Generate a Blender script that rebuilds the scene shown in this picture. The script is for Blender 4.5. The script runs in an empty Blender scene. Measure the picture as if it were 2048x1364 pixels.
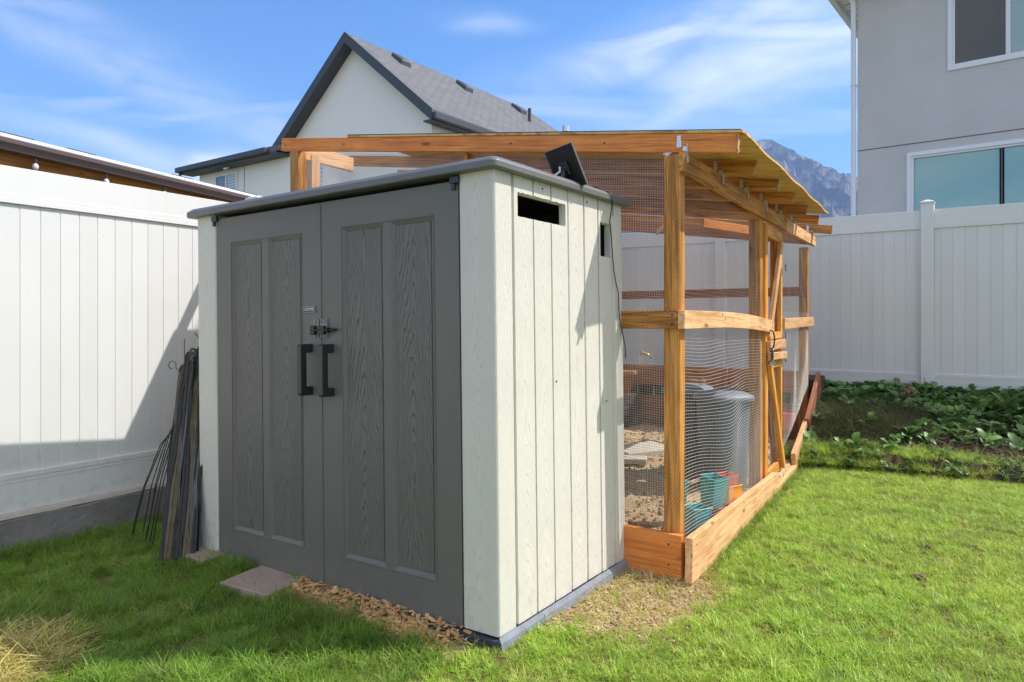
import bpy, bmesh, math, random
import numpy as np
from mathutils import Vector, Matrix, Euler, noise as mnoise

random.seed(7)
rng = np.random.default_rng(11)
R = math.radians
scene = bpy.context.scene
C = scene.collection

# ------------------------------------------------------------------ camera
cam_d = bpy.data.cameras.new('camera')
cam = bpy.data.objects.new('camera', cam_d)
C.objects.link(cam)
cam.location = (0, 0, 1.35)
cam.rotation_euler = (R(90), 0, 0)
cam_d.sensor_width = 36.0
cam_d.lens = 36.0 * 1420 / 2048
cam_d.shift_y = -42 / 2048
cam_d.clip_start = 0.05
cam_d.clip_end = 20000
scene.camera = cam

# ------------------------------------------------------------------ light
SUN_AZ, SUN_T = 5.0, 1.17                      # azimuth from +X towards +Y, tan(elevation)
S = Vector((math.cos(R(SUN_AZ)), math.sin(R(SUN_AZ)), SUN_T)).normalized()
EL = math.atan(SUN_T)
sun_d = bpy.data.lights.new('sun', 'SUN')
sun_d.energy = 2.0
sun_d.angle = R(0.55)
sun_d.color = (0.98, 0.95, 0.90)
sun = bpy.data.objects.new('sun', sun_d)
sun.rotation_euler = S.to_track_quat('Z', 'Y').to_euler()
sun.location = (12, 2, 14)
C.objects.link(sun)

world = bpy.data.worlds.new('World')
scene.world = world
world.use_nodes = True
wt = world.node_tree
wt.nodes.clear()


def N(nt, typ, **kw):
    n = nt.nodes.new(typ)
    for k, v in kw.items():
        if k.startswith('i_'):
            n.inputs[k[2:].replace('_', ' ')].default_value = v
        else:
            setattr(n, k, v)
    return n


def M(nt, op, a, b=None, c=None, clamp=False):
    n = nt.nodes.new('ShaderNodeMath')
    n.operation = op
    n.use_clamp = clamp
    for i, v in enumerate((a, b, c)):
        if v is None:
            continue
        if isinstance(v, (int, float)):
            n.inputs[i].default_value = v
        else:
            nt.links.new(v, n.inputs[i])
    return n.outputs[0]


def smooth(nt, v, lo, hi):
    n = nt.nodes.new('ShaderNodeMapRange')
    n.interpolation_type = 'SMOOTHSTEP'
    n.inputs['From Min'].default_value = lo
    n.inputs['From Max'].default_value = hi
    nt.links.new(v, n.inputs['Value'])
    return n.outputs['Result']


def mixc(nt, f, a, b, mode='MIX'):
    n = nt.nodes.new('ShaderNodeMix')
    n.data_type = 'RGBA'
    n.blend_type = mode
    for s_, v in ((n.inputs[0], f), (n.inputs[6], a), (n.inputs[7], b)):
        if isinstance(v, (int, float)):
            s_.default_value = v
        elif isinstance(v, tuple):
            s_.default_value = v if len(v) == 4 else (*v, 1)
        else:
            nt.links.new(v, s_)
    return n.outputs[2]


def noise_t(nt, vec, scale, detail=3, rough=0.5, dist=0.0, w=None):
    n = nt.nodes.new('ShaderNodeTexNoise')
    n.inputs['Scale'].default_value = scale
    n.inputs['Detail'].default_value = detail
    n.inputs['Roughness'].default_value = rough
    n.inputs['Distortion'].default_value = dist
    if vec is not None:
        nt.links.new(vec, n.inputs['Vector'])
    return n.outputs['Fac']


def mapping(nt, vec, scale=(1, 1, 1), rot=(0, 0, 0), loc=(0, 0, 0)):
    n = nt.nodes.new('ShaderNodeMapping')
    n.inputs['Scale'].default_value = scale
    n.inputs['Rotation'].default_value = rot
    n.inputs['Location'].default_value = loc
    nt.links.new(vec, n.inputs['Vector'])
    return n.outputs['Vector']


SKY_STRENGTH = 0.078
sky = N(wt, 'ShaderNodeTexSky', sky_type='NISHITA', sun_disc=False, sun_elevation=EL,
        sun_rotation=R(90 - SUN_AZ), altitude=1400, air_density=1.0, dust_density=0.4, ozone_density=3.0)
hsv = N(wt, 'ShaderNodeHueSaturation')
hsv.inputs['Saturation'].default_value = 1.27
wt.links.new(sky.outputs[0], hsv.inputs['Color'])
tcw = N(wt, 'ShaderNodeTexCoord')
sep = N(wt, 'ShaderNodeSeparateXYZ')
wt.links.new(tcw.outputs['Generated'], sep.inputs[0])
dx, dy, dz = sep.outputs
# cirrus on a high plane: direction divided by height above the horizon
den = M(wt, 'ADD', M(wt, 'MAXIMUM', dz, 0.0), 0.16)
cx_, cy_ = M(wt, 'DIVIDE', dx, den), M(wt, 'DIVIDE', dy, den)
comb = N(wt, 'ShaderNodeCombineXYZ')
wt.links.new(cx_, comb.inputs[0])
wt.links.new(cy_, comb.inputs[1])
wv = mapping(wt, comb.outputs[0], (0.55, 1.7, 1), (0, 0, R(-24)), (3.1, 1.7, 0))
n1 = noise_t(wt, wv, 1.1, 4, 0.48, 0.5)
wv2 = mapping(wt, comb.outputs[0], (0.35, 0.5, 1), (0, 0, R(12)), (0.4, 5.2, 0))
n2 = noise_t(wt, wv2, 1.1, 2, 0.5, 0.3)
# broken cloud added out of view to whiten the fill light, thinner towards north-west
north = smooth(wt, M(wt, 'SUBTRACT', M(wt, 'MULTIPLY', dy, 1.0), M(wt, 'MULTIPLY', dx, 0.5)), -0.1, 0.75)
lo = M(wt, 'ADD', 0.36, M(wt, 'MULTIPLY', north, 0.22))
cirrus = M(wt, 'MULTIPLY', M(wt, 'MULTIPLY', M(wt, 'SUBTRACT', n1, lo), 3.2, clamp=True), smooth(wt, n2, 0.30, 0.55))
# wisps seen to the north: each a soft streak in azimuth / elevation
az = M(wt, 'ARCTAN2', dx, dy)
el = M(wt, 'ARCTAN2', dz, M(wt, 'SQRT', M(wt, 'ADD', M(wt, 'MULTIPLY', dx, dx), M(wt, 'MULTIPLY', dy, dy))))
comb2 = N(wt, 'ShaderNodeCombineXYZ')
wt.links.new(az, comb2.inputs[0])
wt.links.new(el, comb2.inputs[1])
wn = noise_t(wt, mapping(wt, comb2.outputs[0], (1.8, 6, 1), (0, 0, R(-8))), 2.6, 5, 0.52, 0.9)
wob = M(wt, 'MULTIPLY', M(wt, 'SUBTRACT', noise_t(wt, comb2.outputs[0], 3.5, 3), 0.5), 0.10)


def streak(az0, el0, ang, la, lb, amp):
    u = M(wt, 'SUBTRACT', az, az0)
    v = M(wt, 'ADD', M(wt, 'SUBTRACT', el, el0), wob)
    ca, sa = math.cos(ang), math.sin(ang)
    p = M(wt, 'DIVIDE', M(wt, 'ADD', M(wt, 'MULTIPLY', u, ca), M(wt, 'MULTIPLY', v, sa)), la)
    q = M(wt, 'DIVIDE', M(wt, 'SUBTRACT', M(wt, 'MULTIPLY', v, ca), M(wt, 'MULTIPLY', u, sa)), lb)
    r2 = M(wt, 'ADD', M(wt, 'MULTIPLY', p, p), M(wt, 'MULTIPLY', q, q))
    g = M(wt, 'EXPONENT', M(wt, 'MULTIPLY', r2, -1.0))
    return M(wt, 'MULTIPLY', g, amp)


def azel(x, y):
    u, v = (x - 1024) / 1420, (640 - y) / 1420
    return math.atan(u), math.atan2(v, math.hypot(1, u))


tot = cirrus
for (x, y, ang, la, lb, amp) in ((230, 130, -18, .30, .024, .7), (480, 215, -14, .14, .018, .5), (250, 290, -4, .16, .017, .75),
                                 (980, 45, 2, .060, .012, .45), (1300, 95, 12, .16, .030, 1.1), (1560, 120, 14, .22, .06, 1.15),
                                 (1620, 170, 6, .12, .022, 1.0), (1500, 60, 20, .12, .035, .9), (1490, 240, 3, .09, .013, .45),
                                 (425, 318, 12, .050, .022, 1.5), (130, 40, -20, .16, .03, .4)):
    a0, e0 = azel(x, y)
    tot = M(wt, 'MAXIMUM', tot, M(wt, 'MULTIPLY', streak(a0, e0, R(ang), la, lb, amp * 0.95), smooth(wt, wn, 0.15, 0.85)))
tot = M(wt, 'MULTIPLY', M(wt, 'MINIMUM', tot, 0.95), M(wt, 'SUBTRACT', 1.0, M(wt, 'MULTIPLY', north, 0.45)))
skyc = mixc(wt, tot, hsv.outputs[0], (8.9, 8.2, 7.3))
bgn = N(wt, 'ShaderNodeBackground')
bgn.inputs['Strength'].default_value = SKY_STRENGTH
wt.links.new(skyc, bgn.inputs['Color'])
wo = N(wt, 'ShaderNodeOutputWorld')
wt.links.new(bgn.outputs[0], wo.inputs['Surface'])

scene.view_settings.view_transform = 'Standard'
scene.view_settings.look = 'None'
scene.view_settings.exposure = 1.70
scene.view_settings.gamma = 1.0
scene.view_settings.use_curve_mapping = False
scene.render.engine = 'CYCLES'
scene.cycles.use_denoising = True
scene.cycles.max_bounces = 8
scene.cycles.diffuse_bounces = 4
scene.cycles.transparent_max_bounces = 12

# ------------------------------------------------------------------ helpers
WM = {}


def tag(o, label=None, cat=None, group=None, kind=None):
    if label:
        o['label'] = label
    if cat:
        o['category'] = cat
    if group:
        o['group'] = group
    if kind:
        o['kind'] = kind
    return o


def put(o, W, parent=None):
    WM[o.name] = W
    if parent is not None:
        o.parent = parent
        o.matrix_local = WM[parent.name].inverted() @ W
    else:
        o.matrix_world = W
    return o


def empty(name, loc, rz=0.0, parent=None, W=None, **t):
    o = bpy.data.objects.new(name, None)
    o.empty_display_size = 0.1
    C.objects.link(o)
    if W is None:
        W = Matrix.Translation(Vector(loc)) @ Matrix.Rotation(rz, 4, 'Z')
    put(o, W, parent)
    tag(o, **t)
    return o


def mobj(name, me, mat, W=None, parent=None, **t):
    o = bpy.data.objects.new(name, me)
    C.objects.link(o)
    if mat is not None:
        for m in (mat if isinstance(mat, (list, tuple)) else [mat]):
            me.materials.append(m)
    put(o, W if W is not None else Matrix.Identity(4), parent)
    tag(o, **t)
    return o


class MB:
    def __init__(s):
        s.v, s.f = [], []

    def add(s, vs, fs):
        b = len(s.v)
        s.v += [tuple(p) for p in vs]
        s.f += [tuple(i + b for i in f) for f in fs]

    def box(s, x0, x1, y0, y1, z0, z1):
        s.add([(x0, y0, z0), (x1, y0, z0), (x1, y1, z0), (x0, y1, z0), (x0, y0, z1), (x1, y0, z1), (x1, y1, z1), (x0, y1, z1)],
              [(0, 3, 2, 1), (4, 5, 6, 7), (0, 1, 5, 4), (1, 2, 6, 5), (2, 3, 7, 6), (3, 0, 4, 7)])

    def hexa(s, p):
        s.add(p, [(0, 3, 2, 1), (4, 5, 6, 7), (0, 1, 5, 4), (1, 2, 6, 5), (2, 3, 7, 6), (3, 0, 4, 7)])

    def tube(s, pts, r, n=6, cap=True):
        pts = [Vector(p) for p in pts]
        rs = r if isinstance(r, (list, tuple)) else [r] * len(pts)
        vs, fs = [], []
        up = None
        for i, p in enumerate(pts):
            d = (pts[min(i + 1, len(pts) - 1)] - pts[max(i - 1, 0)]).normalized()
            if up is None:
                up = Vector((0, 0, 1)) if abs(d.z) < 0.9 else Vector((1, 0, 0))
            a = d.cross(up)
            if a.length < 1e-6:
                a = d.orthogonal()
            a.normalize()
            b = a.cross(d).normalized()
            up = b
            for k in range(n):
                t = 2 * math.pi * k / n
                vs.append(p + (a * math.cos(t) + b * math.sin(t)) * rs[i])
        for i in range(len(pts) - 1):
            for k in range(n):
                fs.append((i * n + k, i * n + (k + 1) % n, (i + 1) * n + (k + 1) % n, (i + 1) * n + k))
        if cap:
            fs.append(tuple(range(n))[::-1])
            fs.append(tuple((len(pts) - 1) * n + k for k in range(n)))
        s.add(vs, fs)

    def prism(s, outline, y0, y1):          # outline in (x,z), extruded along y
        n = len(outline)
        vs = [(x, y0, z) for x, z in outline] + [(x, y1, z) for x, z in outline]
        fs = [tuple(range(n)), tuple(range(n, 2 * n))[::-1]]
        fs += [(i, i + n, (i + 1) % n + n, (i + 1) % n) for i in range(n)]
        s.add(vs, fs)

    def mesh(s, name, bevel=0.0, seg=1, sm=False):
        me = bpy.data.meshes.new(name)
        me.from_pydata(s.v, [], s.f)
        bm = bmesh.new()
        bm.from_mesh(me)
        bmesh.ops.recalc_face_normals(bm, faces=bm.faces)
        if bevel > 0:
            bmesh.ops.bevel(bm, geom=list(bm.edges), offset=bevel, segments=seg, affect='EDGES', profile=0.6, clamp_overlap=True)
        if sm:
            for f in bm.faces:
                f.smooth = True
        bm.to_mesh(me)
        bm.free()
        return me

    def build(s, name, mat, W=None, parent=None, bevel=0.0, seg=1, sm=False, **t):
        return mobj(name, s.mesh(name, bevel, seg, sm), mat, W, parent, **t)


def frame_from(p0, p1, up=(0, 0, 1)):
    p0, p1 = Vector(p0), Vector(p1)
    x = (p1 - p0).normalized()
    z = Vector(up) - x * Vector(up).dot(x)
    if z.length < 1e-5:
        z = x.orthogonal()
    z.normalize()
    y = z.cross(x)
    m = Matrix((x, y, z)).transposed().to_4x4()
    m.translation = (p0 + p1) / 2
    return m


def lumber(name, p0, p1, ty, tz, mat, parent=None, up=(0, 0, 1), bevel=0.003, **t):
    """A board from p0 to p1 (centre line), ty across, tz along up; local X runs along the grain."""
    L = (Vector(p1) - Vector(p0)).length
    mb = MB()
    mb.box(-L / 2, L / 2, -ty / 2, ty / 2, -tz / 2, tz / 2)
    return mb.build(name, mat, frame_from(p0, p1, up), parent, bevel=bevel, **t)


# ------------------------------------------------------------------ materials
def base_mat(name):
    m = bpy.data.materials.new(name)
    m.use_nodes = True
    nt = m.node_tree
    b = nt.nodes['Principled BSDF']
    return m, nt, b


def simple(name, col, rough=0.5, metal=0.0, spec=0.5, bump=0.0, bscale=60, var=0.0, vscale=3.0, coord='Object', detail=4):
    m, nt, b = base_mat(name)
    b.inputs['Roughness'].default_value = rough
    b.inputs['Metallic'].default_value = metal
    b.inputs['Specular IOR Level'].default_value = spec
    tc = N(nt, 'ShaderNodeTexCoord')
    if var > 0:
        f = noise_t(nt, tc.outputs[coord], vscale, detail, 0.6)
        c = mixc(nt, f, tuple(x * (1 - var) for x in col), tuple(min(1, x * (1 + var)) for x in col))
        nt.links.new(c, b.inputs['Base Color'])
    else:
        b.inputs['Base Color'].default_value = (*col, 1)
    if bump > 0:
        bn = N(nt, 'ShaderNodeBump')
        bn.inputs['Strength'].default_value = bump
        bn.inputs['Distance'].default_value = 0.01
        nt.links.new(noise_t(nt, tc.outputs[coord], bscale, 4, 0.6), bn.inputs['Height'])
        nt.links.new(bn.outputs[0], b.inputs['Normal'])
    return m


def wood(name, dark, light, dash=0.6, grain=1.0, rough=0.62, red=0.0):
    """stained, incised construction lumber; object X is along the grain"""
    m, nt, b = base_mat(name)
    tc = N(nt, 'ShaderNodeTexCoord')
    oi = N(nt, 'ShaderNodeObjectInfo')
    off = N(nt, 'ShaderNodeVectorMath', operation='SCALE')
    cmb = N(nt, 'ShaderNodeCombineXYZ')
    for i in range(3):
        nt.links.new(oi.outputs['Random'], cmb.inputs[i])
    nt.links.new(cmb.outputs[0], off.inputs[0])
    off.inputs['Scale'].default_value = 13.7
    ad = N(nt, 'ShaderNodeVectorMath', operation='ADD')
    nt.links.new(tc.outputs['Object'], ad.inputs[0])
    nt.links.new(off.outputs[0], ad.inputs[1])
    v = ad.outputs[0]
    g1 = noise_t(nt, mapping(nt, v, (1.1, 19, 19)), 1.5, 5, 0.6, 1.2)
    g2 = noise_t(nt, mapping(nt, v, (3.0, 110, 110)), 1.5, 3, 0.6, 0.2)
    g3 = noise_t(nt, mapping(nt, v, (1.2, 3, 3)), 1.6, 3, 0.5)
    f = M(nt, 'ADD', M(nt, 'MULTIPLY', smooth(nt, g1, 0.36, 0.62), 0.75), M(nt, 'MULTIPLY', smooth(nt, g2, 0.35, 0.65), 0.30))
    f = M(nt, 'ADD', f, M(nt, 'MULTIPLY', M(nt, 'SUBTRACT', g3, 0.5), 0.7), clamp=True)
    c = mixc(nt, f, dark, light)
    # board to board variation
    hv = N(nt, 'ShaderNodeHueSaturation')
    nt.links.new(c, hv.inputs['Color'])
    nt.links.new(M(nt, 'ADD', M(nt, 'MULTIPLY', oi.outputs['Random'], 0.36), 0.82), hv.inputs['Value'])
    c = hv.outputs[0]
    wz = smooth(nt, noise_t(nt, mapping(nt, v, (1.5, 6, 6)), 2.6, 5, 0.65), 0.50, 0.74)
    lum_ = sum(light) / 3
    c = mixc(nt, M(nt, 'MULTIPLY', wz, 0.22), c, (lum_ * 1.15, lum_ * 0.85, lum_ * 0.55))
    ck = smooth(nt, noise_t(nt, mapping(nt, v, (1.0, 70, 70)), 2.2, 2, 0.4), 0.66, 0.72)
    c = mixc(nt, M(nt, 'MULTIPLY', ck, 0.6), c, tuple(x * 0.3 for x in dark))
    # knots
    vo = N(nt, 'ShaderNodeTexVoronoi')
    vo.inputs['Scale'].default_value = 2.2
    nt.links.new(mapping(nt, v, (1.0, 3.2, 3.2)), vo.inputs['Vector'])
    kn = M(nt, 'SUBTRACT', 1.0, smooth(nt, vo.outputs['Distance'], 0.035, 0.13))
    c = mixc(nt, M(nt, 'MULTIPLY', kn, 0.75), c, tuple(x * 0.22 for x in dark))
    # incising marks
    sx = N(nt, 'ShaderNodeSeparateXYZ')
    nt.links.new(tc.outputs['Object'], sx.inputs[0])
    acr = M(nt, 'ADD', sx.outputs[1], sx.outputs[2])
    rowv = M(nt, 'DIVIDE', acr, 0.0085)
    row = M(nt, 'FLOOR', rowv)
    par = M(nt, 'MULTIPLY', M(nt, 'MODULO', M(nt, 'ABSOLUTE', row), 2.0), 0.5)
    al = M(nt, 'FRACT', M(nt, 'ADD', M(nt, 'DIVIDE', sx.outputs[0], 0.026), par))
    inx = M(nt, 'MULTIPLY', smooth(nt, al, 0.02, 0.10), M(nt, 'SUBTRACT', 1.0, smooth(nt, al, 0.36, 0.46)))
    fr = M(nt, 'ABSOLUTE', M(nt, 'SUBTRACT', M(nt, 'FRACT', rowv), 0.5))
    iny = M(nt, 'SUBTRACT', 1.0, smooth(nt, fr, 0.10, 0.24))
    fade = smooth(nt, noise_t(nt, v, 7.0, 2), 0.35, 0.6)
    d = M(nt, 'MULTIPLY', M(nt, 'MULTIPLY', inx, iny), M(nt, 'MULTIPLY', fade, dash))
    c = mixc(nt, d, c, tuple(x * 0.30 for x in dark))
    nt.links.new(c, b.inputs['Base Color'])
    b.inputs['Roughness'].default_value = rough
    b.inputs['Specular IOR Level'].default_value = 0.35
    bn = N(nt, 'ShaderNodeBump')
    bn.inputs['Strength'].default_value = 0.5 * grain
    bn.inputs['Distance'].default_value = 0.004
    hh = M(nt, 'SUBTRACT', M(nt, 'ADD', M(nt, 'MULTIPLY', g2, 0.5), M(nt, 'MULTIPLY', g1, 0.6)), M(nt, 'MULTIPLY', d, 1.2))
    nt.links.new(hh, bn.inputs['Height'])
    nt.links.new(bn.outputs[0], b.inputs['Normal'])
    return m


def cathedral(name, col, line_dark, strength, rough, linespace=125.0, colr=0.35):
    """moulded plastic with embossed wood grain; object X across, Z up"""
    m, nt, b = base_mat(name)
    tc = N(nt, 'ShaderNodeTexCoord')
    oi = N(nt, 'ShaderNodeObjectInfo')
    sx = N(nt, 'ShaderNodeSeparateXYZ')
    nt.links.new(tc.outputs['Object'], sx.inputs[0])
    x, y, z = sx.outputs
    x = M(nt, 'ADD', x, y)
    rnd = M(nt, 'MULTIPLY', oi.outputs['Random'], 37.0)
    c1 = N(nt, 'ShaderNodeCombineXYZ')
    nt.links.new(M(nt, 'MULTIPLY', x, 7.0), c1.inputs[0])
    nt.links.new(z, c1.inputs[1])
    nt.links.new(rnd, c1.inputs[2])
    nl = noise_t(nt, c1.outputs[0], 1.1, 2, 0.4)
    c2 = N(nt, 'ShaderNodeCombineXYZ')
    nt.links.new(M(nt, 'MULTIPLY', x, 45.0), c2.inputs[0])
    nt.links.new(M(nt, 'MULTIPLY', z, 9.0), c2.inputs[1])
    nt.links.new(rnd, c2.inputs[2])
    nf = noise_t(nt, c2.outputs[0], 1.0, 3, 0.6)
    x2 = M(nt, 'MULTIPLY', M(nt, 'SQRT', M(nt, 'ADD', M(nt, 'MULTIPLY', x, x), 0.00018)), linespace)
    F = M(nt, 'ADD', x2, M(nt, 'MULTIPLY', z, linespace * 0.10))
    F = M(nt, 'ADD', F, M(nt, 'MULTIPLY', nl, linespace * 0.11))
    F = M(nt, 'ADD', F, M(nt, 'MULTIPLY', nf, 1.5))
    fr = M(nt, 'FRACT', F)
    ln = M(nt, 'SUBTRACT', 1.0, smooth(nt, M(nt, 'ABSOLUTE', M(nt, 'SUBTRACT', fr, 0.5)), 0.03, 0.13))
    # short pore strokes
    c3 = N(nt, 'ShaderNodeCombineXYZ')
    nt.links.new(M(nt, 'MULTIPLY', x, 260.0), c3.inputs[0])
    nt.links.new(M(nt, 'MULTIPLY', z, 16.0), c3.inputs[1])
    nt.links.new(rnd, c3.inputs[2])
    pores = smooth(nt, noise_t(nt, c3.outputs[0], 1.0, 2, 0.5), 0.56, 0.70)
    blot = noise_t(nt, tc.outputs['Object'], 2.2, 4, 0.6)
    cc = mixc(nt, blot, tuple(v * 0.9 for v in col), tuple(min(1, v * 1.1) for v in col))
    geo = N(nt, 'ShaderNodeNewGeometry')
    sp = N(nt, 'ShaderNodeSeparateXYZ')
    nt.links.new(geo.outputs['Position'], sp.inputs[0])
    low = M(nt, 'SUBTRACT', 1.0, smooth(nt, sp.outputs[2], 0.0, 0.55))
    spl = smooth(nt, noise_t(nt, geo.outputs['Position'], 17, 6, 0.72), 0.44, 0.72)
    cc = mixc(nt, M(nt, 'MULTIPLY', M(nt, 'MULTIPLY', low, spl), 0.30), cc, (0.34, 0.30, 0.24))
    scf = smooth(nt, noise_t(nt, mapping(nt, geo.outputs['Position'], (6, 6, 22), (.4, .3, 0)), 1.3, 5, 0.7), 0.64, 0.76)
    cc = mixc(nt, M(nt, 'MULTIPLY', scf, 0.16), cc, (0.42, 0.40, 0.36))
    dk = M(nt, 'MULTIPLY', M(nt, 'MAXIMUM', ln, M(nt, 'MULTIPLY', pores, 0.45)), colr)
    cc = mixc(nt, dk, cc, line_dark)
    nt.links.new(cc, b.inputs['Base Color'])
    b.inputs['Roughness'].default_value = rough
    bn = N(nt, 'ShaderNodeBump')
    bn.inputs['Strength'].default_value = strength
    bn.inputs['Distance'].default_value = 0.004
    nt.links.new(M(nt, 'SUBTRACT', 1.0, M(nt, 'MAXIMUM', ln, M(nt, 'MULTIPLY', pores, 0.4))), bn.inputs['Height'])
    nt.links.new(bn.outputs[0], b.inputs['Normal'])
    return m


def lined(name, col, axis, freq, strength, rough, dust=0.0, dustcol=(0.4, 0.38, 0.34)):
    """moulded plastic with fine straight grain across `axis` and scuffs"""
    m, nt, b = base_mat(name)
    tc = N(nt, 'ShaderNodeTexCoord')
    sc = [5, 5, 5]
    sc[axis] = freq
    v = mapping(nt, tc.outputs['Object'], tuple(sc))
    n = noise_t(nt, v, 1.0, 4, 0.65, 0.15)
    blot = noise_t(nt, tc.outputs['Object'], 1.8, 5, 0.6)
    c = mixc(nt, blot, tuple(x * 0.88 for x in col), tuple(min(1, x * 1.12) for x in col))
    c = mixc(nt, M(nt, 'MULTIPLY', smooth(nt, n, 0.5, 0.7), 0.25), c, tuple(x * 0.6 for x in col))
    sp = smooth(nt, noise_t(nt, tc.outputs['Object'], 55.0, 3, 0.7), 0.69, 0.76)
    c = mixc(nt, M(nt, 'MULTIPLY', sp, 0.5), c, tuple(min(1, x * 1.9 + 0.05) for x in col))
    if dust > 0:      # splashed dirt near the ground
        sx = N(nt, 'ShaderNodeSeparateXYZ')
        nt.links.new(tc.outputs['Object'], sx.inputs[0])
        dd = M(nt, 'MULTIPLY', M(nt, 'SUBTRACT', 1.0, smooth(nt, sx.outputs[2], 0.0, 0.45)),
               smooth(nt, noise_t(nt, tc.outputs['Object'], 14, 5, 0.7), 0.35, 0.75))
        c = mixc(nt, M(nt, 'MULTIPLY', dd, dust), c, dustcol)
    nt.links.new(c, b.inputs['Base Color'])
    b.inputs['Roughness'].default_value = rough
    bn = N(nt, 'ShaderNodeBump')
    bn.inputs['Strength'].default_value = strength
    bn.inputs['Distance'].default_value = 0.002
    nt.links.new(n, bn.inputs['Height'])
    nt.links.new(bn.outputs[0], b.inputs['Normal'])
    return m


def leafmat(name, cols, rough=0.5, trans=0.35, tip=None):
    m, nt, b = base_mat(name)
    oi = N(nt, 'ShaderNodeObjectInfo')
    tc = N(nt, 'ShaderNodeTexCoord')
    ramp = N(nt, 'ShaderNodeValToRGB')
    el_ = ramp.color_ramp.elements
    el_[0].color = (*cols[0], 1)
    el_[1].color = (*cols[-1], 1)
    for i, c in enumerate(cols[1:-1]):
        e = el_.new((i + 1) / (len(cols) - 1))
        e.color = (*c, 1)
    geo = N(nt, 'ShaderNodeNewGeometry')
    f = M(nt, 'FRACT', M(nt, 'ADD', oi.outputs['Random'], M(nt, 'MULTIPLY', geo.outputs['Random Per Island'], 0.7)))
    nt.links.new(f, ramp.inputs[0])
    c = ramp.outputs[0]
    big = noise_t(nt, geo.outputs['Position'], 1.3, 3, 0.6)
    hv = N(nt, 'ShaderNodeHueSaturation')
    nt.links.new(c, hv.inputs['Color'])
    nt.links.new(M(nt, 'ADD', M(nt, 'MULTIPLY', big, 0.7), 0.65), hv.inputs['Value'])
    nt.links.new(M(nt, 'ADD', M(nt, 'MULTIPLY', noise_t(nt, geo.outputs['Position'], 0.9, 2), 0.05), 0.475), hv.inputs['Hue'])
    c = hv.outputs[0]
    if tip is not None:       # worn, yellowed spots and darker clumps
        sp_ = smooth(nt, noise_t(nt, geo.outputs['Position'], 3.1, 5, 0.7), 0.54, 0.72)
        c = mixc(nt, M(nt, 'MULTIPLY', sp_, 0.65), c, tip)
        dk_ = smooth(nt, noise_t(nt, geo.outputs['Position'], 7.5, 4, 0.65), 0.50, 0.66)
        c = mixc(nt, M(nt, 'MULTIPLY', dk_, 0.6), c, (cols[0][0] * .6, cols[0][1] * .62, cols[0][2]))
    nt.links.new(c, b.inputs['Base Color'])
    b.inputs['Roughness'].default_value = rough
    b.inputs['Specular IOR Level'].default_value = 0.45
    tr = N(nt, 'ShaderNodeBsdfTranslucent')
    nt.links.new(mixc(nt, 0.5, c, tuple(min(1, x * 1.4) for x in cols[-1])), tr.inputs['Color'])
    mx = N(nt, 'ShaderNodeMixShader')
    mx.inputs[0].default_value = trans
    nt.links.new(b.outputs[0], mx.inputs[1])
    nt.links.new(tr.outputs[0], mx.inputs[2])
    nt.links.new(mx.outputs[0], nt.nodes['Material Output'].inputs['Surface'])
    return m


W_POST = wood('stained_post_wood', (0.27, 0.098, 0.018), (0.72, 0.33, 0.075), 0.9)
W_BEAM = wood('stained_beam_wood', (0.54, 0.155, 0.030), (0.80, 0.28, 0.062), 0.65)
W_PALE = wood('pale_stained_wood', (0.52, 0.255, 0.10), (0.82, 0.48, 0.235), 0.45)
W_RED = wood('reddish_board_wood', (0.24, 0.085, 0.038), (0.42, 0.165, 0.078), 0.35)
W_TRIM = wood('plain_stained_wood', (0.46, 0.18, 0.03), (0.78, 0.36, 0.075), 0.0)


def plywood_mat():
    m, nt, b = base_mat('plywood')
    tc = N(nt, 'ShaderNodeTexCoord')
    oi = N(nt, 'ShaderNodeObjectInfo')
    ad = N(nt, 'ShaderNodeVectorMath', operation='ADD')
    nt.links.new(tc.outputs['Object'], ad.inputs[0])
    nt.links.new(oi.outputs['Random'], ad.inputs[1])
    v = ad.outputs[0]
    g = noise_t(nt, mapping(nt, v, (2.2, 9, 1)), 1.4, 4, 0.6, 2.4)
    g2 = noise_t(nt, mapping(nt, v, (4, 60, 1)), 1.4, 3, 0.6)
    c = mixc(nt, smooth(nt, g, 0.44, 0.66), (0.78, 0.50, 0.17), (0.42, 0.19, 0.045))
    c = mixc(nt, M(nt, 'MULTIPLY', g2, 0.3), c, (0.50, 0.27, 0.08))
    nt.links.new(c, b.inputs['Base Color'])
    b.inputs['Roughness'].default_value = 0.7
    return m


PLY = plywood_mat()
FELT = simple('roofing_felt', (0.045, 0.040, 0.038), 0.9, bump=0.4, bscale=200)
GALV = simple('galvanised_steel', (0.62, 0.64, 0.66), 0.38, metal=0.65, var=0.15, vscale=30)
WIRE = simple('galvanised_wire', (0.60, 0.58, 0.52), 0.45, metal=0.25)
CREAM = cathedral('cream_plastic_grain', (0.695, 0.65, 0.565), (0.42, 0.41, 0.35), 0.40, 0.52, 95.0, 0.30)
CREAM_S = lined('cream_plastic', (0.695, 0.65, 0.565), 0, 220, 0.35, 0.5)
DOORM = lined('grey_door_plastic', (0.155, 0.141, 0.124), 0, 330, 0.5, 0.48, dust=0.22, dustcol=(0.24, 0.22, 0.19))
DOORH = lined('grey_door_plastic_cross_grain', (0.155, 0.141, 0.124), 2, 330, 0.5, 0.48, dust=0.28, dustcol=(0.24, 0.22, 0.19))
DOORP = cathedral('grey_door_panel_grain', (0.160, 0.146, 0.128), (0.035, 0.033, 0.030), 0.75, 0.45, 80.0, 0.55)
ROOFP = simple('shed_roof_plastic', (0.150, 0.145, 0.136), 0.42, bump=0.14, bscale=120, var=0.12, vscale=4)
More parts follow.
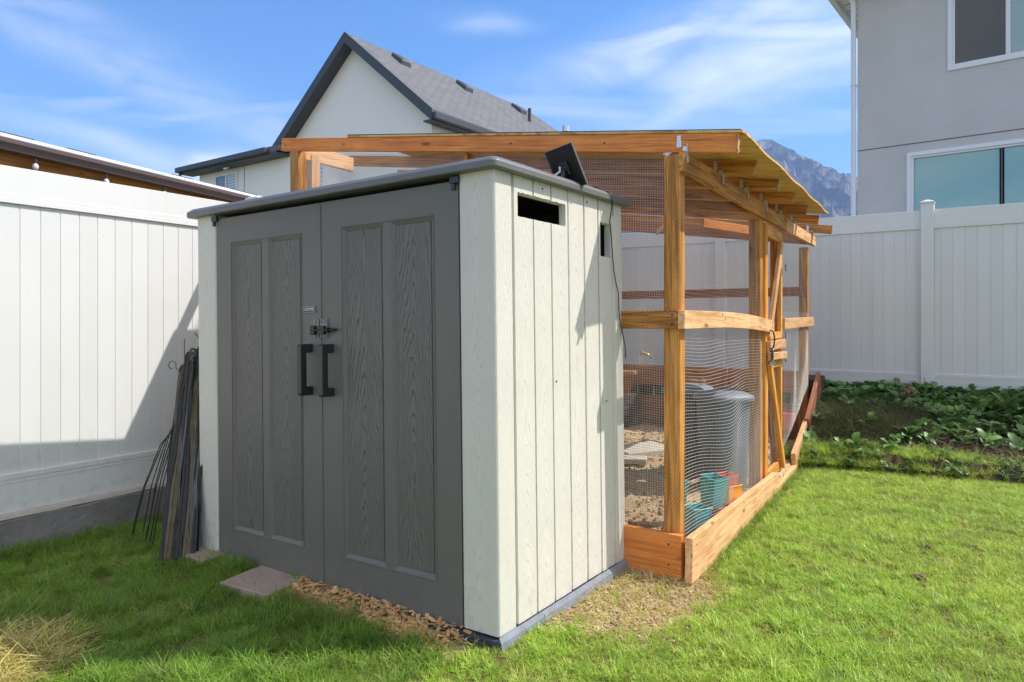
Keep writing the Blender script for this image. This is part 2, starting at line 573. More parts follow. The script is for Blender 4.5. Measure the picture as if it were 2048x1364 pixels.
BASEP = simple('shed_base_plastic', (0.045, 0.052, 0.066), 0.5, var=0.35, vscale=12, bump=0.2, bscale=60)
BLACKP = simple('black_plastic', (0.026, 0.027, 0.030), 0.33, var=0.25, vscale=25)
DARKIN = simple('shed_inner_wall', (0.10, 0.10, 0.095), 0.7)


def vinyl(name, col):
    m, nt, b = base_mat(name)
    oi = N(nt, 'ShaderNodeObjectInfo')
    geo = N(nt, 'ShaderNodeNewGeometry')
    sp = N(nt, 'ShaderNodeSeparateXYZ')
    nt.links.new(geo.outputs['Position'], sp.inputs[0])
    n = noise_t(nt, geo.outputs['Position'], 1.6, 5, 0.6)
    c = mixc(nt, n, tuple(v * 0.95 for v in col), tuple(min(1, v * 1.04) for v in col))
    hv = N(nt, 'ShaderNodeHueSaturation')
    nt.links.new(c, hv.inputs['Color'])
    nt.links.new(M(nt, 'ADD', M(nt, 'MULTIPLY', oi.outputs['Random'], 0.06), 0.96), hv.inputs['Value'])
    c = hv.outputs[0]
    # soil splashed up from the ground, runs below the top rail, small specks
    low = M(nt, 'SUBTRACT', 1.0, smooth(nt, sp.outputs[2], 0.15, 0.85))
    spl = smooth(nt, noise_t(nt, geo.outputs['Position'], 13, 6, 0.72), 0.46, 0.74)
    c = mixc(nt, M(nt, 'MULTIPLY', M(nt, 'MULTIPLY', low, spl), 0.45), c, (0.36, 0.32, 0.25))
    run = smooth(nt, noise_t(nt, mapping(nt, geo.outputs['Position'], (16, 16, 0.5)), 1.0, 4, 0.6), 0.56, 0.78)
    c = mixc(nt, M(nt, 'MULTIPLY', run, 0.14), c, (0.45, 0.44, 0.38))
    spk = smooth(nt, noise_t(nt, geo.outputs['Position'], 60, 2, 0.5), 0.74, 0.78)
    c = mixc(nt, M(nt, 'MULTIPLY', spk, 0.5), c, (0.35, 0.33, 0.28))
    nt.links.new(c, b.inputs['Base Color'])
    nt.links.new(M(nt, 'ADD', 0.34, M(nt, 'MULTIPLY', n, 0.2)), b.inputs['Roughness'])
    bn = N(nt, 'ShaderNodeBump')
    bn.inputs['Strength'].default_value = 0.10
    bn.inputs['Distance'].default_value = 0.02
    nt.links.new(noise_t(nt, geo.outputs['Position'], 5, 3, 0.5), bn.inputs['Height'])
    nt.links.new(bn.outputs[0], b.inputs['Normal'])
    return m


VINYL = vinyl('white_vinyl', (0.70, 0.69, 0.66))
VINYLR = vinyl('white_vinyl_rail', (0.72, 0.71, 0.675))
CONC = simple('dark_concrete', (0.21, 0.195, 0.18), 0.9, bump=0.9, bscale=26, var=0.5, vscale=7, detail=8)
PAVER = simple('pinkish_concrete_paver', (0.42, 0.30, 0.24), 0.9, bump=0.5, bscale=120, var=0.22, vscale=14, detail=8)
STUCG = simple('grey_stucco', (0.58, 0.555, 0.53), 0.92, bump=1.0, bscale=20, var=0.16, vscale=1.1, detail=8)
STUCW = simple('white_stucco', (0.88, 0.85, 0.79), 0.92, bump=0.5, bscale=14, var=0.04, vscale=0.8, detail=6)
WHITE = simple('white_painted_metal', (0.78, 0.78, 0.78), 0.4)
CHAR = simple('charcoal_trim', (0.060, 0.062, 0.070), 0.5, var=0.08, vscale=1)
BROWNG = simple('brown_gutter', (0.135, 0.105, 0.105), 0.4)
BLACKC = simple('black_rubber_cable', (0.012, 0.012, 0.013), 0.5)


def glass(name, col, rough=0.05, spec=1.0):
    m, nt, b = base_mat(name)
    b.inputs['Base Color'].default_value = (*col, 1)
    b.inputs['Roughness'].default_value = rough
    b.inputs['Specular IOR Level'].default_value = spec
    return m


def clear_glass(name, tint=(0.8, 0.93, 0.93), refl=0.22):
    m = bpy.data.materials.new(name)
    m.use_nodes = True
    nt = m.node_tree
    nt.nodes.clear()
    o = N(nt, 'ShaderNodeOutputMaterial')
    t = N(nt, 'ShaderNodeBsdfTransparent')
    t.inputs[0].default_value = (*tint, 1)
    g = N(nt, 'ShaderNodeBsdfGlossy')
    g.inputs['Roughness'].default_value = 0.02
    fr = N(nt, 'ShaderNodeFresnel')
    fr.inputs[0].default_value = 1.6
    mx = N(nt, 'ShaderNodeMixShader')
    nt.links.new(M(nt, 'MULTIPLY', fr.outputs[0], refl * 3.0, clamp=True), mx.inputs[0])
    nt.links.new(t.outputs[0], mx.inputs[1])
    nt.links.new(g.outputs[0], mx.inputs[2])
    nt.links.new(mx.outputs[0], o.inputs['Surface'])
    return m


def shingles(name, c0, c1, sx=0.3, sy=0.14):
    m, nt, b = base_mat(name)
    tc = N(nt, 'ShaderNodeTexCoord')
    br = N(nt, 'ShaderNodeTexBrick')
    br.inputs['Scale'].default_value = 1.0
    br.inputs['Brick Width'].default_value = sx
    br.inputs['Row Height'].default_value = sy
    br.inputs['Mortar Size'].default_value = 0.012
    br.inputs['Color1'].default_value = (*c0, 1)
    br.inputs['Color2'].default_value = (*c1, 1)
    br.inputs['Mortar'].default_value = (*[v * 0.45 for v in c0], 1)
    nt.links.new(tc.outputs['Object'], br.inputs['Vector'])
    n = noise_t(nt, tc.outputs['Object'], 40, 3, 0.7)
    c = mixc(nt, n, br.outputs['Color'], tuple(v * 0.6 for v in c0))
    nt.links.new(c, b.inputs['Base Color'])
    b.inputs['Roughness'].default_value = 0.95
    bn = N(nt, 'ShaderNodeBump')
    bn.inputs['Strength'].default_value = 0.8
    bn.inputs['Distance'].default_value = 0.02
    nt.links.new(M(nt, 'SUBTRACT', 1.0, br.outputs['Fac']), bn.inputs['Height'])
    nt.links.new(bn.outputs[0], b.inputs['Normal'])
    return m


SHING = shingles('grey_shingles', (0.17, 0.17, 0.18), (0.255, 0.25, 0.26))

# ------------------------------------------------------------------ layout frames
SH0 = Vector((-0.052, 2.948, 0))                  # shed: near right corner
SHED_YAW = math.atan2(-0.5687, 0.8226)
CO = Vector((0.913, 3.81, 0))                     # coop: near right corner
CS = Vector((0.508, 0.8615, 0)).normalized()      # along its side, away
CW = Vector((-0.8186, 0.5743, 0)).normalized()    # along its front, to the left


def P(s, w, z):
    return CO + CS * s + CW * w + Vector((0, 0, z))


FL0, FLD = Vector((-3.027, 4.2, 0)), Vector((.514, .858, 0)).normalized()      # left fence
FB0, FBD = Vector((3.641, 8.734, 0)), Vector((.8189, -.574, 0)).normalized()   # back fence
det = CS.x * CW.y - CS.y * CW.x


def coop_sw(x, y):
    ax, ay = x - CO.x, y - CO.y
    return (ax * CW.y - ay * CW.x) / det, (CS.x * ay - CS.y * ax) / det


def shed_ab(x, y):       # a to the left along the front, b inwards
    ax, ay = x - SH0.x, y - SH0.y
    return -.8226 * ax + .5687 * ay, .5687 * ax + .8226 * ay


ED0, ED1 = np.array([2.62, 6.78]), np.array([4.60, 5.95])    # bed edging line
ED = (ED1 - ED0) / np.linalg.norm(ED1 - ED0)


def bed_d(x, y):
    return (x - ED0[0]) * (-ED[1]) + (y - ED0[1]) * ED[0]


def wav(x, y):
    return (np.sin(x * 2.3 + y * 1.1) * .35 + np.sin(x * 5.1 - y * 4.3 + 1) * .25 + np.sin(x * 11.7 + y * 9.1 + 2) * .15
            + np.sin(-x * 19.0 + y * 23.0) * .10 + np.sin(x * 41.0 + y * 37.0 + 4) * .05)


def sstep(t):
    t = np.clip(t, 0, 1)
    return t * t * (3 - 2 * t)


MOUND = (3.55, 7.2)
nB_ = (FBD.y, -FBD.x)


def ground_z(x, y):
    x, y = np.asarray(x, float), np.asarray(y, float)
    s, w = coop_sw(x, y)
    z = -0.045 + 0.012 * wav(x, y)
    a, b = shed_ab(x, y)
    dd = np.maximum(np.maximum(-a, a - 2.18), np.maximum(-b, b - 1.2))
    z = z + 0.026 * sstep((0.45 - dd) / 0.4)
    d = bed_d(x, y)
    tb = (x - FB0.x) * nB_[0] + (y - FB0.y) * nB_[1]
    tt = np.clip((d - 0.1) / np.maximum(d - 0.1 + np.maximum(tb, 0), .3), 0, 1)
    bed = 0.09 + 0.48 * tt + 0.03 * wav(x * 1.7, y * 1.7)
    r = np.hypot((x - MOUND[0]) / 0.62, (y - MOUND[1]) / 0.45)
    bed = bed + 0.13 * np.exp(-r * r)
    inbed = (d > 0) & (w < -0.03)
    z = np.where(inbed, bed, z)
    coop = (w >= -0.05) & (s > -0.06)
    zin = 0.035 + 0.03 * wav(x * 1.9, y * 1.9) + 0.02 * wav(y * 5, x * 5)
    zin = np.where(s > 4.68, 0.68, zin)
    z = np.where(coop, zin, z)
    # soil of the back corner beyond the coop
    return z


# ------------------------------------------------------------------ ground
def soil(name, c0, c1, c2, scale, bump):
    m, nt, b = base_mat(name)
    geo = N(nt, 'ShaderNodeNewGeometry')
    n1_ = noise_t(nt, geo.outputs['Position'], scale, 8, 0.68)
    n2_ = noise_t(nt, geo.outputs['Position'], scale * 9, 4, 0.7)
    c = mixc(nt, smooth(nt, n1_, 0.3, 0.7), c0, c1)
    c = mixc(nt, M(nt, 'MULTIPLY', smooth(nt, n2_, 0.5, 0.66), 0.8), c, c2)
    nt.links.new(c, b.inputs['Base Color'])
    b.inputs['Roughness'].default_value = 0.97
    b.inputs['Specular IOR Level'].default_value = 0.1
    bn = N(nt, 'ShaderNodeBump')
    bn.inputs['Strength'].default_value = bump
    bn.inputs['Distance'].default_value = 0.02
    nt.links.new(M(nt, 'ADD', n1_, M(nt, 'MULTIPLY', n2_, 0.6)), bn.inputs['Height'])
    nt.links.new(bn.outputs[0], b.inputs['Normal'])
    return m


G_LAWN = soil('lawn_thatch_soil', (0.085, 0.085, 0.022), (0.19, 0.17, 0.05), (0.28, 0.22, 0.09), 9, 0.9)
G_COOP = soil('coop_dirt', (0.44, 0.30, 0.165), (0.60, 0.44, 0.26), (0.30, 0.19, 0.10), 6, 1.0)
G_BED = soil('bed_soil', (0.06, 0.043, 0.030), (0.13, 0.095, 0.062), (0.20, 0.15, 0.09), 11, 1.0)
G_DIRT = soil('dry_dirt', (0.40, 0.27, 0.15), (0.55, 0.40, 0.24), (0.22, 0.16, 0.07), 12, 0.9)
G_FAR = soil('far_ground_soil', (0.10, 0.11, 0.05), (0.16, 0.15, 0.08), (0.2, 0.18, 0.1), 0.5, 0.3)


def dirt_mask(x, y):
    """1 where the bare patch beside the shed and the strip under its doors lie"""
    a, b = shed_ab(x, y)
    n = wav(x * 3.1, y * 3.1)
    m1 = sstep((0.40 + 0.10 * n - np.hypot((a + 0.25) / 0.92, (b - 0.95) / 1.7)) / 0.16)
    m2 = sstep((0.17 + 0.05 * n - np.abs(b + 0.03)) / 0.08) * sstep((a - 0.05) / 0.15) * sstep((1.35 - a) / 0.2)
    m3 = sstep((0.16 + 0.05 * n + a) / 0.05) * (a < 0) * sstep((b - 0.15) / 0.2) * (b < 1.35)
    return np.clip(np.maximum(np.maximum(m1, m2), m3 * 0.9), 0, 1)


def build_ground():
    st = 0.045
    xs = np.arange(-6.0, 9.0, st)
    ys = np.arange(-1.0, 12.0, st)
    X, Y = np.meshgrid(xs, ys)
    Z = ground_z(X, Y)
    nx, ny = len(xs), len(ys)
    co = np.stack([X, Y, Z], -1).reshape(-1, 3)
    idx = np.arange(nx * ny).reshape(ny, nx)
    q = np.stack([idx[:-1, :-1], idx[:-1, 1:], idx[1:, 1:], idx[1:, :-1]], -1).reshape(-1, 4)
    me = bpy.data.meshes.new('ground')
    me.from_pydata(co.tolist(), [], q.tolist())
    cx = co[q].mean(1)
    s, w = coop_sw(cx[:, 0], cx[:, 1])
    mi = np.zeros(len(q), int)
    d = bed_d(cx[:, 0], cx[:, 1])
    mi[(d > 0) & (w < -0.03)] = 2
    mi[(w > -0.05) & (s > -0.06)] = 1
    mi[(s > 4.66) & (mi == 1)] = 2
    mi[(mi == 0) & (dirt_mask(cx[:, 0], cx[:, 1]) > 0.45)] = 3
    me.polygons.foreach_set('material_index', mi)
    me.polygons.foreach_set('use_smooth', np.ones(len(q), bool))
    mobj('ground', me, [G_LAWN, G_COOP, G_BED, G_DIRT], kind='structure',
         label='soil and thatch under the yard, dirt in the coop and the raised bed')
    mb = MB()
    mb.box(-6000, 6000, -6000, 6000, -3.0, -0.35)
    mb.build('far_ground', G_FAR, kind='structure', label='flat land beyond the yard')


build_ground()


# ------------------------------------------------------------------ mountain and air
def mountain():
    m, nt, b = base_mat('mountain_rock')
    geo = N(nt, 'ShaderNodeNewGeometry')
    n = noise_t(nt, geo.outputs['Position'], 0.012, 10, 0.7)
    n3 = noise_t(nt, geo.outputs['Position'], 0.004, 6, 0.6)
    c = mixc(nt, smooth(nt, n, 0.44, 0.60), (0.025, 0.038, 0.022), (0.34, 0.28, 0.22))
    c = mixc(nt, M(nt, 'MULTIPLY', smooth(nt, n3, 0.4, 0.7), 0.5), c, (0.05, 0.07, 0.035))
    nt.links.new(c, b.inputs['Base Color'])
    b.inputs['Roughness'].default_value = 1.0
    b.inputs['Specular IOR Level'].default_value = 0.0
    nu, nv = 380, 110
    vs, fs = [], []
    prof = [(-1.6, .05), (-0.6, .10), (-0.1, .13), (0.12, .17), (0.25, .205), (0.33, .225), (0.352, .232), (0.38, .241), (0.40, .238),
            (0.43, .222), (0.455, .210), (0.47, .205), (0.486, .198), (0.52, .19), (0.58, .18), (0.75, .165), (1.1, .15), (1.8, .10)]
    for i in range(nu + 1):
        u = -0.75 + 1.95 * (i / nu)
        hr = np.interp(u, [p[0] for p in prof], [p[1] for p in prof])
        for j in range(nv + 1):
            t = j / nv
            yy = 1500 + 1300 * t
            xx = u * 2600 * (0.72 + 0.28 * t)
            ridged = 1 - abs(mnoise.fractal(Vector((xx * .0035, yy * .0035, 3.1)), 0.9, 2.1, 6))
            rid2 = 1 - abs(mnoise.noise(Vector((xx * .012, yy * .006, 7.7))))
            h = 2600 * 1.13 * hr * (t ** 0.9)
            h += (ridged - 0.8) * 300 * math.sin(math.pi * min(1, t * 0.96)) + (rid2 - .75) * 60 * min(1, t * 2) * (1 - t * 0.8)
            crag = 1 - abs(mnoise.fractal(Vector((xx * .014, yy * .010, 11.0)), 0.8, 2.2, 5))
            h += (crag - .7) * 75 * math.sin(math.pi * min(1, .06 + t * .9))
            if j == nv:
                h += (rid2 - 0.7) * 8
            vs.append((xx, yy, max(-2, h)))
    for i in range(nu):
        for j in range(nv):
            a_ = i * (nv + 1) + j
            fs.append((a_, a_ + nv + 1, a_ + nv + 2, a_ + 1))
    me = bpy.data.meshes.new('mountain')
    me.from_pydata(vs, [], fs)
    mobj('mountain', me, m, kind='structure', label='bluish rocky mountain beyond the right end of the yard')


mountain()
hm = bpy.data.materials.new('air_haze')
hm.use_nodes = True
hm.node_tree.nodes.clear()
ho = N(hm.node_tree, 'ShaderNodeOutputMaterial')
hv_ = N(hm.node_tree, 'ShaderNodeVolumePrincipled')
hv_.inputs['Color'].default_value = (0.42, 0.60, 1.0, 1)
hv_.inputs['Density'].default_value = 0.00024
hv_.inputs['Anisotropy'].default_value = 0.0
hm.node_tree.links.new(hv_.outputs[0], ho.inputs['Volume'])
hb = MB()
hb.box(-2300, 3900, -700, 2950, -4.0, 700)
hz = hb.build('haze', hm, kind='stuff', label='thin blue air between the yard and the mountain')


# ------------------------------------------------------------------ vinyl fences
def build_fence(name, o0, d, normal, t0, t1, z_top, z_tr, z_br, z_bot, board_w, posts, first, label, post_top, cap_h=0.06):
    """normal points to the yard side"""
    W0 = Matrix((d, -normal, Vector((0, 0, 1)))).transposed().to_4x4()    # local x along, y away from yard
    W0.translation = o0
    base = empty(name, (0, 0, 0), W=W0 @ Matrix.Translation(Vector((t0, 0, 0))), label=label, cat='fence')
    dets = posts
    segs, last = [], t0
    pw = 0.064
    for p in dets:
        if p - pw > last:
            segs.append((last, p - pw))
        last = p + pw
    if last < t1:
        segs.append((last, t1))
    for (a, b) in segs:
        for nm, zl, zh in (('top_rail', z_tr, z_top), ('bottom_rail', z_bot, z_br)):
            mb = MB()
            L = b - a
            mb.box(-L / 2, L / 2, -0.022, 0.022, -(zh - zl) / 2, (zh - zl) / 2)
            if nm == 'top_rail':       # stepped lower lip
                mb.box(-L / 2, L / 2, -0.0275, 0.0275, -(zh - zl) / 2 - 0.004, -(zh - zl) / 2 + 0.030)
                mb.box(-L / 2, L / 2, -0.0245, 0.0245, -(zh - zl) / 2 + 0.0302, -(zh - zl) / 2 + 0.055)
            else:
                mb.box(-L / 2, L / 2, -0.0275, 0.0275, (zh - zl) / 2 - 0.030, (zh - zl) / 2 + 0.004)
                mb.box(-L / 2, L / 2, -0.0245, 0.0245, (zh - zl) / 2 - 0.055, (zh - zl) / 2 - 0.0302)
            mb.build(nm, VINYLR, W0 @ Matrix.Translation(Vector(((a + b) / 2, 0, (zl + zh) / 2))), base, bevel=0.002)
        k0 = math.floor((a - first) / board_w)
        shared = {}
        k = k0
        while True:
            x0 = max(a, first + k * board_w)
            x1 = min(b, first + (k + 1) * board_w)
            k += 1
            if x0 >= b:
                break
            if x1 - x0 < 0.01:
                continue
            wd = round(x1 - x0, 3)
            if wd not in shared:
                mb = MB()
                h = wd / 2
                g, dp = 0.0045, 0.0045
                out = [(-h, dp), (-h + g, 0), (h - g, 0), (h, dp), (h, 0.02), (-h, 0.02)]
                zz0, zz1 = z_br - 0.006, z_tr + 0.002
                n_ = len(out)
                vs = [(x_, y_ - 0.010, zz0) for x_, y_ in out] + [(x_, y_ - 0.010, zz1) for x_, y_ in out]
                mb.add(vs, [tuple(range(n_))[::-1], tuple(range(n_, 2 * n_))] + [(i, (i + 1) % n_, (i + 1) % n_ + n_, i + n_) for i in range(n_)])
                shared[wd] = mb.mesh('fence_board')
                shared[wd].materials.append(VINYL)
            mobj('fence_board', shared[wd], None, W0 @ Matrix.Translation(Vector(((x0 + x1) / 2, 0, 0))), base)
    pm = None
    for p in dets:
        mb = MB()
        mb.box(-pw, pw, -pw, pw, -0.4, post_top)
        o = mb.build('fence_post', VINYLR, W0 @ Matrix.Translation(Vector((p, 0, 0))), base, bevel=0.004)
        mb = MB()
        q = pw + 0.008
        mb.box(-q, q, -q, q, 0, 0.018)
        mb.hexa([(-q, -q, .0185), (q, -q, .0185), (q, q, .0185), (-q, q, .0185), (-.012, -.012, .045), (.012, -.012, .045), (.012, .012, .045), (-.012, .012, .045)])
        mb.build('post_cap', VINYLR, W0 @ Matrix.Translation(Vector((p, 0, post_top))), o, bevel=0.002)
    return base


nL = Vector((FLD.y, -FLD.x, 0))
nB = Vector((FBD.y, -FBD.x, 0))       # (-.574,-.819)
lf = build_fence('vinyl_fence', FL0, FLD, nL, -2.6, 6.3, 2.265, 2.05, 0.43, 0.20, 0.1157, [-2.6, 1.86, 4.3], 0.0985,
                 'white vinyl privacy fence in the sun on a dark concrete curb, left of the shed', 2.32)
bf = build_fence('vinyl_fence', FB0, FBD, nB, -4.3, 5.2, 2.588, 2.38, 0.745, 0.54, 0.1147, [-3.6, -1.08, 1.275, 3.7], 0.023,
                 'shaded white vinyl fence running behind the coop and the leafy bed', 2.66)
# concrete curb below the left fence
W0 = Matrix((FLD, -nL, Vector((0, 0, 1)))).transposed().to_4x4()
W0.translation = FL0
mb = MB()
nseg = 60
for i in range(nseg):
    a, b = -2.8 + 9.2 * i / nseg, -2.8 + 9.2 * (i + 1) / nseg
    mb.hexa([(a, -.075, -.3), (b, -.075, -.3), (b, .1, -.3), (a, .1, -.3),
             (a, -.07 + .006 * math.sin(i * 1.7), .165 + .006 * math.sin(i * 2.3)), (b, -.07 + .006 * math.sin(i * 1.7 + 1.7), .165 + .006 * math.sin(i * 2.3 + 2.3)), (b, .1, .18), (a, .1, .18)])
mb.build('concrete_curb', CONC, W0, kind='structure', label='dark weathered concrete curb under the left fence')
mb = MB()
mb.box(-2.7, 6.3, -.045, .03, 0.172, 0.198)
mb.build('fence_sill', simple('stained_white_sill', (0.62, 0.56, 0.47), 0.6, var=0.25, vscale=6), W0, kind='structure', label='thin stained strip between the left fence and its curb')


# ------------------------------------------------------------------ shed
def plate(mb, x0, x1, z0, z1, holes, y0, depth, bev, thick, through=False):
    """front at y0 (towards -y), recess of each hole to y0+depth with sloping sides of width bev"""
    xs = sorted({x0, x1, *[h[0] for h in holes], *[h[1] for h in holes]})
    zs = sorted({z0, z1, *[h[2] for h in holes], *[h[3] for h in holes]})

    def inside(xm, zm):
        return any(h[0] < xm < h[1] and h[2] < zm < h[3] for h in holes)
    for i in range(len(xs) - 1):
        for j in range(len(zs) - 1):
            if inside((xs[i] + xs[i + 1]) / 2, (zs[j] + zs[j + 1]) / 2):
                continue
            a, b, c, d = xs[i], xs[i + 1], zs[j], zs[j + 1]
            mb.add([(a, y0, c), (b, y0, c), (b, y0, d), (a, y0, d)], [(0, 1, 2, 3)])
            if through:
                mb.add([(a, y0 + thick, c), (b, y0 + thick, c), (b, y0 + thick, d), (a, y0 + thick, d)], [(3, 2, 1, 0)])
    for h in holes:
        o = [(h[0], y0, h[2]), (h[1], y0, h[2]), (h[1], y0, h[3]), (h[0], y0, h[3])]
        yd = y0 + (thick if through else depth)
        q = 0 if through else bev
        n = [(h[0] + q, yd, h[2] + q), (h[1] - q, yd, h[2] + q), (h[1] - q, yd, h[3] - q), (h[0] + q, yd, h[3] - q)]
        mb.add(o + n, [(i, i + 4, (i + 1) % 4 + 4, (i + 1) % 4) for i in range(4)])
    y1 = y0 + thick
    for (pa, pb) in (((x0, z0), (x1, z0)), ((x1, z0), (x1, z1)), ((x1, z1), (x0, z1)), ((x0, z1), (x0, z0))):
        mb.add([(pa[0], y0, pa[1]), (pb[0], y0, pb[1]), (pb[0], y1, pb[1]), (pa[0], y1, pa[1])], [(3, 2, 1, 0)])
    if not through:
        mb.add([(x0, y1, z0), (x1, y1, z0), (x1, y1, z1), (x0, y1, z1)], [(3, 2, 1, 0)])


def raw_mesh(mb, name):
    me = bpy.data.meshes.new(name)
    me.from_pydata(mb.v, [], mb.f)
    bm = bmesh.new()
    bm.from_mesh(me)
    bmesh.ops.remove_doubles(bm, verts=bm.verts, dist=1e-5)
    bmesh.ops.recalc_face_normals(bm, faces=bm.faces)
    bm.to_mesh(me)
    bm.free()
    return me


TILT = math.atan2(0.030, 2.17)
SW = Matrix.Translation(SH0) @ Matrix.Rotation(SHED_YAW, 4, 'Z') @ Matrix.Rotation(-TILT, 4, 'Y')
# local x: -2.175 (left) .. 0 (right), y: 0 (front) .. 1.2 (back), z up
shed = empty('garden_shed', (0, 0, 0), W=SW, cat='shed',
             label='cream plastic garden shed with dark grey double doors standing on the grass')
WX = 2.175
DP = 1.205


def T(x, y, z):
    return SW @ Matrix.Translation(Vector((x, y, z)))


def shed_part(mb, name, mat, org=(0, 0, 0), parent=None, bevel=0.0, seg=1, sm=False, **t):
    o = Vector(org)
    mb.v = [(v[0] - o.x, v[1] - o.y, v[2] - o.z) for v in mb.v]
    return mobj(name, mb.mesh(name, bevel, seg, sm), mat, T(*org), parent or shed, **t)


def corner_post(x0, x1, y0, y1, org):
    mb = MB()
    mb.box(x0, x1, y0, y1, 0.03, 1.992)
    me = mb.mesh('corner_panel')
    bm = bmesh.new()
    bm.from_mesh(me)
    vert = [e for e in bm.edges if abs(e.verts[0].co.z - e.verts[1].co.z) > 1]
    bmesh.ops.bevel(bm, geom=vert, offset=0.012, segments=3, affect='EDGES', profile=0.5)
    bm.to_mesh(me)
    bm.free()
    me.transform(Matrix.Translation(-Vector(org)))
    return mobj('corner_panel', me, CREAM, T(*org), shed)


corner_post(-0.192, 0.0, 0.0, 0.132, (-0.096, 0, 1.0))
corner_post(-WX, -1.992, 0.0, 0.132, (-2.08, 0, 1.0))
corner_post(-0.05, 0.0, 1.09, DP, (-0.02, DP, 1.0))
# right side boards, cut for two holes
gro = [0.138, 0.297, 0.451, 0.608, 0.769, 0.922, 1.078]
holes = [(0.171, 0.584, 1.805, 1.909), (0.945, 1.060, 1.688, 1.865)]
ZB = Vector((0, 0, 0))
rot_side = Matrix.Rotation(R(90), 4, 'Z')        # local x along b (inwards), front normal to +x of shed


def side_boards(xw, flip):
    for i in range(len(gro) - 1):
        b0, b1 = gro[i] + 0.006, gro[i + 1] - 0.006
        hs = []
        if not flip:
            for h in holes:
                a, b = max(h[0], b0), min(h[1], b1)
                if b > a + 0.002:
                    hs.append((a, b, h[2], h[3]))
        c = (b0 + b1) / 2
        # column pieces above and below the cut
        mb = MB()
        if hs:
            h = hs[0]
            xs = sorted({b0, h[0], h[1], b1})
            for k in range(len(xs) - 1):
                if xs[k + 1] - xs[k] < 1e-4:
                    continue
                if h[0] <= (xs[k] + xs[k + 1]) / 2 <= h[1]:
                    n = 7
                    for q in range(n):     # ragged hand-cut lip
                        xa, xb = xs[k] + (xs[k + 1] - xs[k]) * q / n, xs[k] + (xs[k + 1] - xs[k]) * (q + 1) / n
                        mb.box(xa - c, xb - c, 0, .012, 0.035, h[2] - .003 * rng.random())
                        mb.box(xa - c, xb - c, 0, .012, h[3] + .004 * rng.random(), 1.99)
                else:
                    mb.box(xs[k] - c, xs[k + 1] - c, 0, .012, 0.035, 1.99)
            bv = 0
        else:
            mb.box(b0 - c, b1 - c, 0, .012, 0.035, 1.99)
            bv = 0.003
        me = mb.mesh('wall_board', bv)
        me.transform(Matrix.Translation((0, 0, -1)))
        mobj('wall_board', me, CREAM, T(xw, c, 1.0) @ rot_side, shed)


side_boards(0.0, False)
# inner skin of the right wall, with the same holes
mb = MB()
plate(mb, 0.10, 1.12, 0.04, 1.985, [(h[0] + .002, h[1] - .002, h[2] + .002, h[3] - .002) for h in holes], 0.0, 0, 0, 0.022, through=True)
me = raw_mesh(mb, 'wall_liner')
mobj('wall_liner', me, CREAM_S, T(-0.0125, 0, 0) @ rot_side, shed)
# other walls
mb = MB()
mb.box(-WX, -WX + .03, .13, DP, .03, 1.99)
shed_part(mb, 'left_wall', CREAM_S)
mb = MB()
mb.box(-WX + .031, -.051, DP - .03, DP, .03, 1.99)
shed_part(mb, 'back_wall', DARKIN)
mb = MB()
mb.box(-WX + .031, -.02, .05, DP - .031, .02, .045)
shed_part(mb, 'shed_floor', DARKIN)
# base frame
mb = MB()
mb.box(-WX - .015, .018, -.02, .03, -.04, .020)
mb.box(-.03, .010, .0305, DP + .01, -.04, .030)
for k in range(18):
    xk = -WX + .06 + k * .118
    mb.box(xk, xk + .03, -.0235, -.0202, -.012, .012)
shed_part(mb, 'base_frame', BASEP, bevel=0.003)
for k in range(11):
    mb = MB()
    xk = -1.15 + k * .1 + rng.random() * .02
    mb.box(xk, xk + .07, -.035 - .02 * rng.random(), -.021, -.022, .004 + .012 * rng.random())
    if k % 2 == 0:
        shed_part(mb, 'base_lug', BASEP, bevel=0.003)
# lower lip of the side, a paler blotchy grey than the base frame
mb = MB()
mb.hexa([(.0185, -.015, -.04), (.028, -.015, -.04), (.028, DP + .01, -.04), (.0185, DP + .01, -.04),
         (.0105, -.015, .036), (.022, -.015, .014), (.022, DP + .01, .014), (.0105, DP + .01, .036)])
shed_part(mb, 'base_lip', simple('pale_base_lip', (0.22, 0.235, 0.27), 0.45, var=0.5, vscale=14))


# doors
def door(x0, x1, hs):
    org = ((x0 + x1) / 2, 0.0, 0.0)
    c = org[0]
    mb = MB()
    # mullion field with sunk panels
    plate(mb, x0 - c, x1 - c, 0.022, 1.958, [(h[0] - c, h[1] - c, h[2], h[3]) for h in hs], 0.006, 0.013, 0.020, 0.04)
    me = raw_mesh(mb, 'door')
    for p in me.polygons:
        zc = p.center.z
        if (zc > 1.83 or zc < .19) and abs(p.normal.y) > .9:
            p.material_index = 1
    d = mobj('door', me, [DOORM, DOORH], T(*org), shed)
    zs0, zs1 = hs[0][2], hs[0][3]
    # raised lip round the panel field
    L, Rr = min(h[0] for h in hs) - c, max(h[1] for h in hs) - c
    lip = MB()
    w_ = .006
    for (a, b, z0, z1) in ((L - w_, L - .0005, zs0 - w_, zs1 + w_), (Rr + .0005, Rr + w_, zs0 - w_, zs1 + w_), (L, Rr, zs1 + .0005, zs1 + w_), (L, Rr, zs0 - w_, zs0 - .0005)):
        lip.box(a, b, 0.002, 0.0065, z0, z1)
    mobj('panel_moulding', lip.mesh('panel_moulding', 0.0015), DOORM, T(*org), d)
    for h in hs:
        q = .0205
        p = MB()
        hx, hz_ = (h[1] - h[0]) / 2 - q, (h[3] - h[2]) / 2 - q
        p.box(-hx, hx, 0.0, 0.006, -hz_, hz_)
        mobj('inset_panel', p.mesh('inset_panel', .001), DOORP, T((h[0] + h[1]) / 2, 0.0155, (h[2] + h[3]) / 2), d)
    return d


